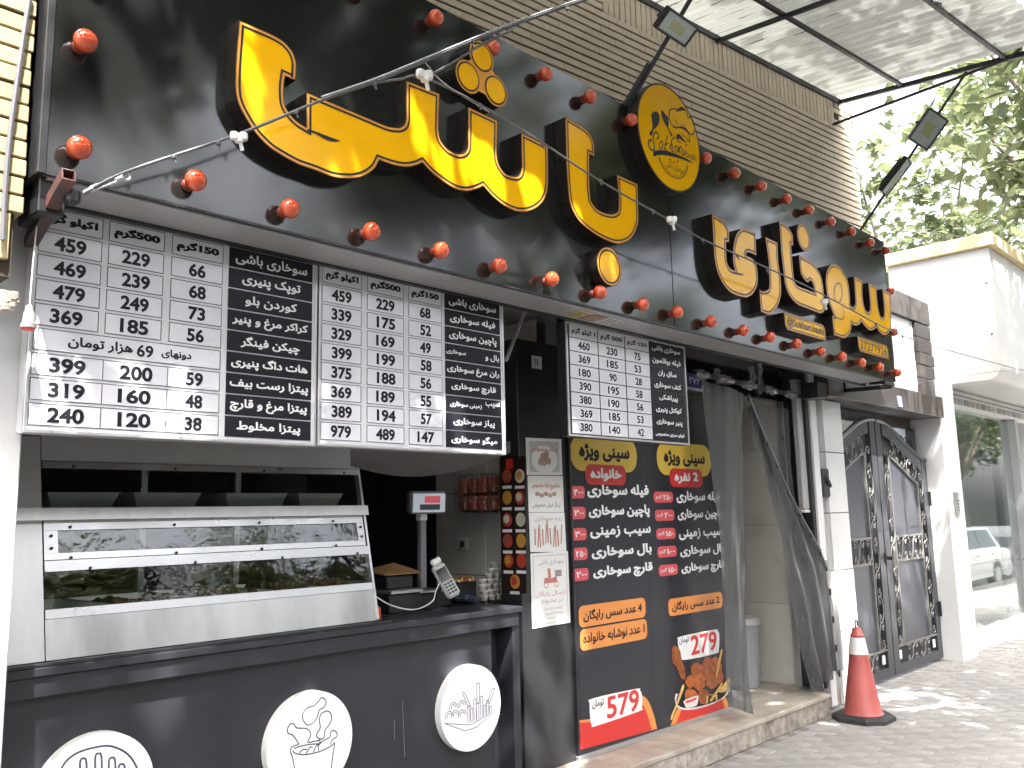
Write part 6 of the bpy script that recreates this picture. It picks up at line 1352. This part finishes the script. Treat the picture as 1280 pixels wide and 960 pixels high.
# ------------------------------------------------------------------ street trees
LEAF = [(0, 0), (.16, .10), (.50, .06), (.34, .26), (.62, .48), (.30, .50), (.22, .62), (0, 1.0), (-.22, .62), (-.30, .50), (-.62, .48), (-.34, .26), (-.50, .06), (-.16, .10)]
LT = [tuple(t) for t in tessellate_polygon([[Vector((x, y, 0)) for x, y in LEAF]])]
def tree(label, x, y, zt, crown, rad, nl, seed, lean=(0, 0), grp='plane trees along the street', lsz=.2, low=None):
    rng = np.random.default_rng(seed); random.seed(seed)
    t = thing('plane_tree', label, 'tree', (x, y, 0), grp); cx_, cy_, cz_ = crown; rx_, ry_, rz_ = rad
    tr_ = MB(); tips = []
    b0 = Vector((x, y, -.1)); b1 = Vector((x+lean[0], y+lean[1], zt)); tr_.tube([b0, b0.lerp(b1, .5)+Vector((.06, .04, 0)), b1], [.19, .15, .12], 10)
    for k in range(9):
        a = k*2.4+rng.uniform(-.3, .3); e = rng.uniform(.25, .95); R_ = rng.uniform(.55, .9)
        tip = Vector((cx_+rx_*R_*math.cos(a)*math.cos(e*.9), cy_+ry_*R_*math.sin(a)*math.cos(e*.9), cz_+rz_*R_*(math.sin(e)*1.1-.55))); m_ = b1.lerp(tip, .5)+Vector((rng.uniform(-.3, .3), rng.uniform(-.3, .3), .35))
        tr_.tube([b1-Vector((0, 0, .2)), m_, tip], [.075, .045, .015], 6); tips.append(tip)
        for q in range(4):
            s_ = b1.lerp(tip, .3+.17*q) if False else m_.lerp(tip, q/4); d_ = Vector(rng.normal(0, 1, 3)).normalized()*rng.uniform(.6, 1.3); d_.z *= .5
            tr_.tube([s_, s_+d_*.5+Vector((0, 0, .08)), s_+d_], [.022, .014, .005], 5); tips += [s_+d_, s_+d_*.6]
    tr_.build('trunk', m_wood, t, smooth=True)
    # clumps of leaves: around twig ends and through the crown
    C_ = [np.array(q) for q in tips]
    while len(C_) < 95:
        p = rng.normal(0, 1, 3); p /= np.linalg.norm(p); p *= rng.uniform(.35, 1)**.5; C_.append(np.array([cx_+p[0]*rx_, cy_+p[1]*ry_, cz_+p[2]*rz_]))
    C_ = np.array(C_); idx = rng.integers(0, len(C_), nl); P = C_[idx]+rng.normal(0, 1, (nl, 3))*np.array([.42, .42, .26])*(rng.uniform(.5, 1.3, (len(C_), 1))[idx])
    if low is not None: P = P[P[:, 2] > low]
    keep = ~((P[:, 1] > 2.55-.0*P[:, 0]) & (P[:, 0] < 8.4)) & ~((P[:, 1] > 2.5) & (P[:, 2] < 4.9) & (P[:, 0] > 10.3) & (P[:, 0] < 16)); keep &= ~((P[:, 0] < 9.3) & (P[:, 1] > .8) & (P[:, 2] < 6.6)); P = P[keep]; nl = len(P)
    L = np.array(LEAF); ang = rng.uniform(0, 2*math.pi, nl); tilt = rng.normal(0, .55, nl); roll = rng.normal(0, .55, nl); sz = rng.uniform(.65, 1.25, nl)*lsz
    ca, sa = np.cos(ang), np.sin(ang); ct, st_ = np.cos(tilt), np.sin(tilt); cr_, sr_ = np.cos(roll), np.sin(roll)
    lx = L[:, 0][None, :]*sz[:, None]; ly = L[:, 1][None, :]*sz[:, None]; lz = -np.abs(lx)*.25-ly*ly*1.2/ lsz*.15
    x1 = lx*cr_[:, None]+lz*sr_[:, None]; z1 = -lx*sr_[:, None]+lz*cr_[:, None]; y2 = ly*ct[:, None]-z1*st_[:, None]; z2 = ly*st_[:, None]+z1*ct[:, None]
    X = x1*ca[:, None]-y2*sa[:, None]+P[:, 0][:, None]-x; Y = x1*sa[:, None]+y2*ca[:, None]+P[:, 1][:, None]-y; Z = z2+P[:, 2][:, None]
    V = np.stack([X, Y, Z], -1).reshape(-1, 3); nL = len(LEAF); T_ = np.array(LT); F = (T_[None]+(np.arange(nl)*nL)[:, None, None]).reshape(-1, 3)
    me = bpy.data.meshes.new('crown'); me.vertices.add(len(V)); me.vertices.foreach_set('co', V.ravel()); me.loops.add(len(F)*3); me.loops.foreach_set('vertex_index', F.ravel().astype(np.int32))
    me.polygons.add(len(F)); me.polygons.foreach_set('loop_start', np.arange(0, len(F)*3, 3, dtype=np.int32)); me.polygons.foreach_set('loop_total', np.full(len(F), 3, np.int32)); me.update(calc_edges=True); me.validate()
    me.materials.append(m_leaf); o = bpy.data.objects.new('crown', me); COL.objects.link(o); o.parent = t; tag(o, kind='stuff'); return t
tree('plane tree with broad star-shaped leaves rising beyond the canopy end', 13.6, .9, 3.4, (13.0, 1.3, 7.3), (4.3, 3.2, 2.9), 3500, 11, lean=(-.3, .3), lsz=.21, low=5.1)
tree('tree crown behind the fascia coping at the right edge of the picture', 19.5, 6.5, 3.2, (18.5, 6.2, 7.6), (4.0, 3.6, 3.2), 2800, 12, lsz=.22, low=5.6)
tree('street tree standing behind the viewer, its crown shading the sign', 1.0, -1.6, 3.6, (1.6, -.5, 7.0), (4.6, 3.0, 2.3), 17000, 23, low=4.3)
tree('street tree across from the doorway, shading the pavement', 7.2, -1.6, 3.6, (7.2, -.8, 6.7), (4.2, 3.4, 2.4), 8000, 14, low=4.1)
tree('street tree to the left of the viewer beyond the brick column', -5.2, -1.6, 3.6, (-5.0, -1.0, 6.6), (4.2, 3.6, 2.4), 6000, 15, low=4.2)
tree('forked tree mirrored in the shop window behind the car', 24.5, -2.6, 2.6, (24.5, -2.4, 6.2), (4.2, 3.6, 2.8), 6500, 16, lean=(.5, 0))
tree('further tree mirrored at the edge of the shop window', 33, -3.0, 2.6, (33, -3.0, 6.0), (4.5, 3.8, 2.8), 6500, 17, lean=(-.4, 0))
far_t = tree('leftmost tree in the row on the far side of the street', -12, -10.5, 3.0, (-12, -10.3, 6.2), (5.0, 3.6, 4.2), 7000, 21, grp='trees on the far side of the street', lsz=.34)
far_labels = ['second tree from the left on the far side of the street', 'third tree along the far side of the street', 'far side tree opposite the counter', 'far side tree opposite the doorway', 'far side tree opposite the gate', 'far side tree opposite the shop window', 'far side tree past the parked car', 'far side tree at the end of the row']
for i_, lb_ in enumerate(far_labels):
    r_ = far_t.copy(); COL.objects.link(r_); r_.location = (-12+8.2*(i_+1), -10.5+random.uniform(-.6, .6), 0); r_.rotation_euler = (0, 0, 2.4*i_+1); r_['label'] = lb_
    for ch in list(far_t.children): c_ = ch.copy(); COL.objects.link(c_); c_.parent = r_
# ------------------------------------------------------------------ far side of the street
bl_ = thing('building', 'plain pale building out of view across the street, added to brighten reflections', 'building', (12, -17, 0))  # not in view; pale block added so the sign panel mirrors something bright
MB().box(-30, 60, -24, -17, 0, 7.5).build('wall', mat('far_wall', (.52, .50, .46), rough=.8, var=.12, vs=.4), bl_)
for k in range(16):
    for z in (1.2, 4.4): w_ = MB().box(-26+k*5.2, -24+k*5.2, -17.02, -16.9, z, z+1.8).build('window', mat('far_window', (.05, .06, .07), rough=.1), bl_); MB().box(-26.1+k*5.2, -23.9+k*5.2, -16.98, -16.8, z-.12, z).build('sill', m_whitep, w_)
fe = thing('fence', 'white railing along the far side of the street', 'fence', (20, -8, 0)); fm = MB()
for k in range(150): fm.box(-20+k*.45, -19.9+k*.45, -8.02, -7.98, -.17, 1.1)
fm.box(-20, 47.5, -8.05, -7.95, 1.0, 1.1); tag(fm.build('railing', m_whitep, fe), kind='stuff')
# ------------------------------------------------------------------ parked car (seen in the shop window)
car = thing('parked_car', 'old pale saloon car parked along the kerb, mirrored in the shop window', 'car', (20.6, .2, -.166))
m_car = mat('car_paint', (.45, .47, .47), rough=.2, coat=.8); m_cwin = mat('car_glass', (.02, .025, .03), rough=.05)
xo, yo, zo = 18.5, -.6, -.166
def side_prism(poly, y0, y1, nm, m, par=car, inset_top=0): return MB().prism([(xo+a_, zo+b_) for a_, b_ in poly], yo+y0, yo+y1).build(nm, m, par)
low_ = [(0, .45), (.02, .28), (.35, .24)]+[(.78+.36*math.cos(a_), .30+.36*math.sin(a_)) for a_ in [math.pi-k*math.pi/8 for k in range(9)]]+[(3.24+.36*math.cos(a_), .30+.36*math.sin(a_)) for a_ in [math.pi-k*math.pi/8 for k in range(9)]]+[(3.95, .24), (4.25, .28), (4.28, .5), (4.25, .82), (3.9, .88), (1.0, .90), (.08, .84)]
body = side_prism(low_, 0, 1.62, 'body', m_car)
def gh(pts, ins, nm, m, par):
    v = []; n_ = len(pts)
    for s_ in (0, 1):
        for a_, b_ in pts: t_ = (b_-.88)/.5; v.append((xo+a_, yo+(.02+ins*t_ if s_ == 0 else 1.60-ins*t_), zo+b_))
    return MB().add(v, [tuple(range(n_)), tuple(range(n_, 2*n_))[::-1]]+[(i, i+n_, (i+1) % n_+n_, (i+1) % n_) for i in range(n_)]).build(nm, m, par)
gh([(1.02, .885), (3.72, .885), (3.35, 1.36), (1.55, 1.38)], .17, 'cabin', m_car, car)
for a_ in ([(1.22, .93), (2.22, .93), (2.22, 1.31), (1.62, 1.31)], [(2.30, .93), (3.42, .93), (3.20, 1.30), (2.30, 1.31)]): gh([(p[0], p[1]) for p in a_], .17-.012, 'side_window', m_cwin, car).scale = (1, 1.012, 1)
for s_ in (1.62,): MB().box(xo+.05, xo+4.22, yo+1.62, yo+1.635, zo+.60, zo+.63).build('chrome_strip', m_alu, car); MB().box(xo+.4, xo+3.9, yo+1.62, yo+1.632, zo+.42, zo+.44).build('chrome_strip', m_alu, car)
for x_ in (.78, 3.24):
    for y_ in (.02, 1.44):
        wl = MB().lathe([(.20, 0), (.29, .01), (.30, .05), (.30, .13), (.29, .17), (.2, .18)], 24, axis='y', c=(xo+x_, yo+y_, zo+.30)).build('wheel', m_rubber, car, smooth=True); MB().lathe([(.17, -.004), (.19, .184)], 18, axis='y', c=(xo+x_, yo+y_, zo+.30)).build('rim', m_alu, wl, smooth=True)
for y_ in (.08, 1.30): MB().box(xo-.02, xo+.03, yo+y_, yo+y_+.24, zo+.55, zo+.72, .01).build('headlight', m_clip, car); MB().box(xo+4.24, xo+4.29, yo+y_, yo+y_+.24, zo+.55, zo+.72, .01).build('tail_light', m_redp, car)
for x_ in (-.06, 4.24): MB().box(xo+x_, xo+x_+.09, yo+.0, yo+1.62, zo+.32, zo+.44, .02).build('bumper', m_alu, car)
for x_ in (1.9, 2.95): MB().box(xo+x_, xo+x_+.14, yo+1.62, yo+1.65, zo+.76, zo+.785, .004).build('door_handle', m_alu, car)
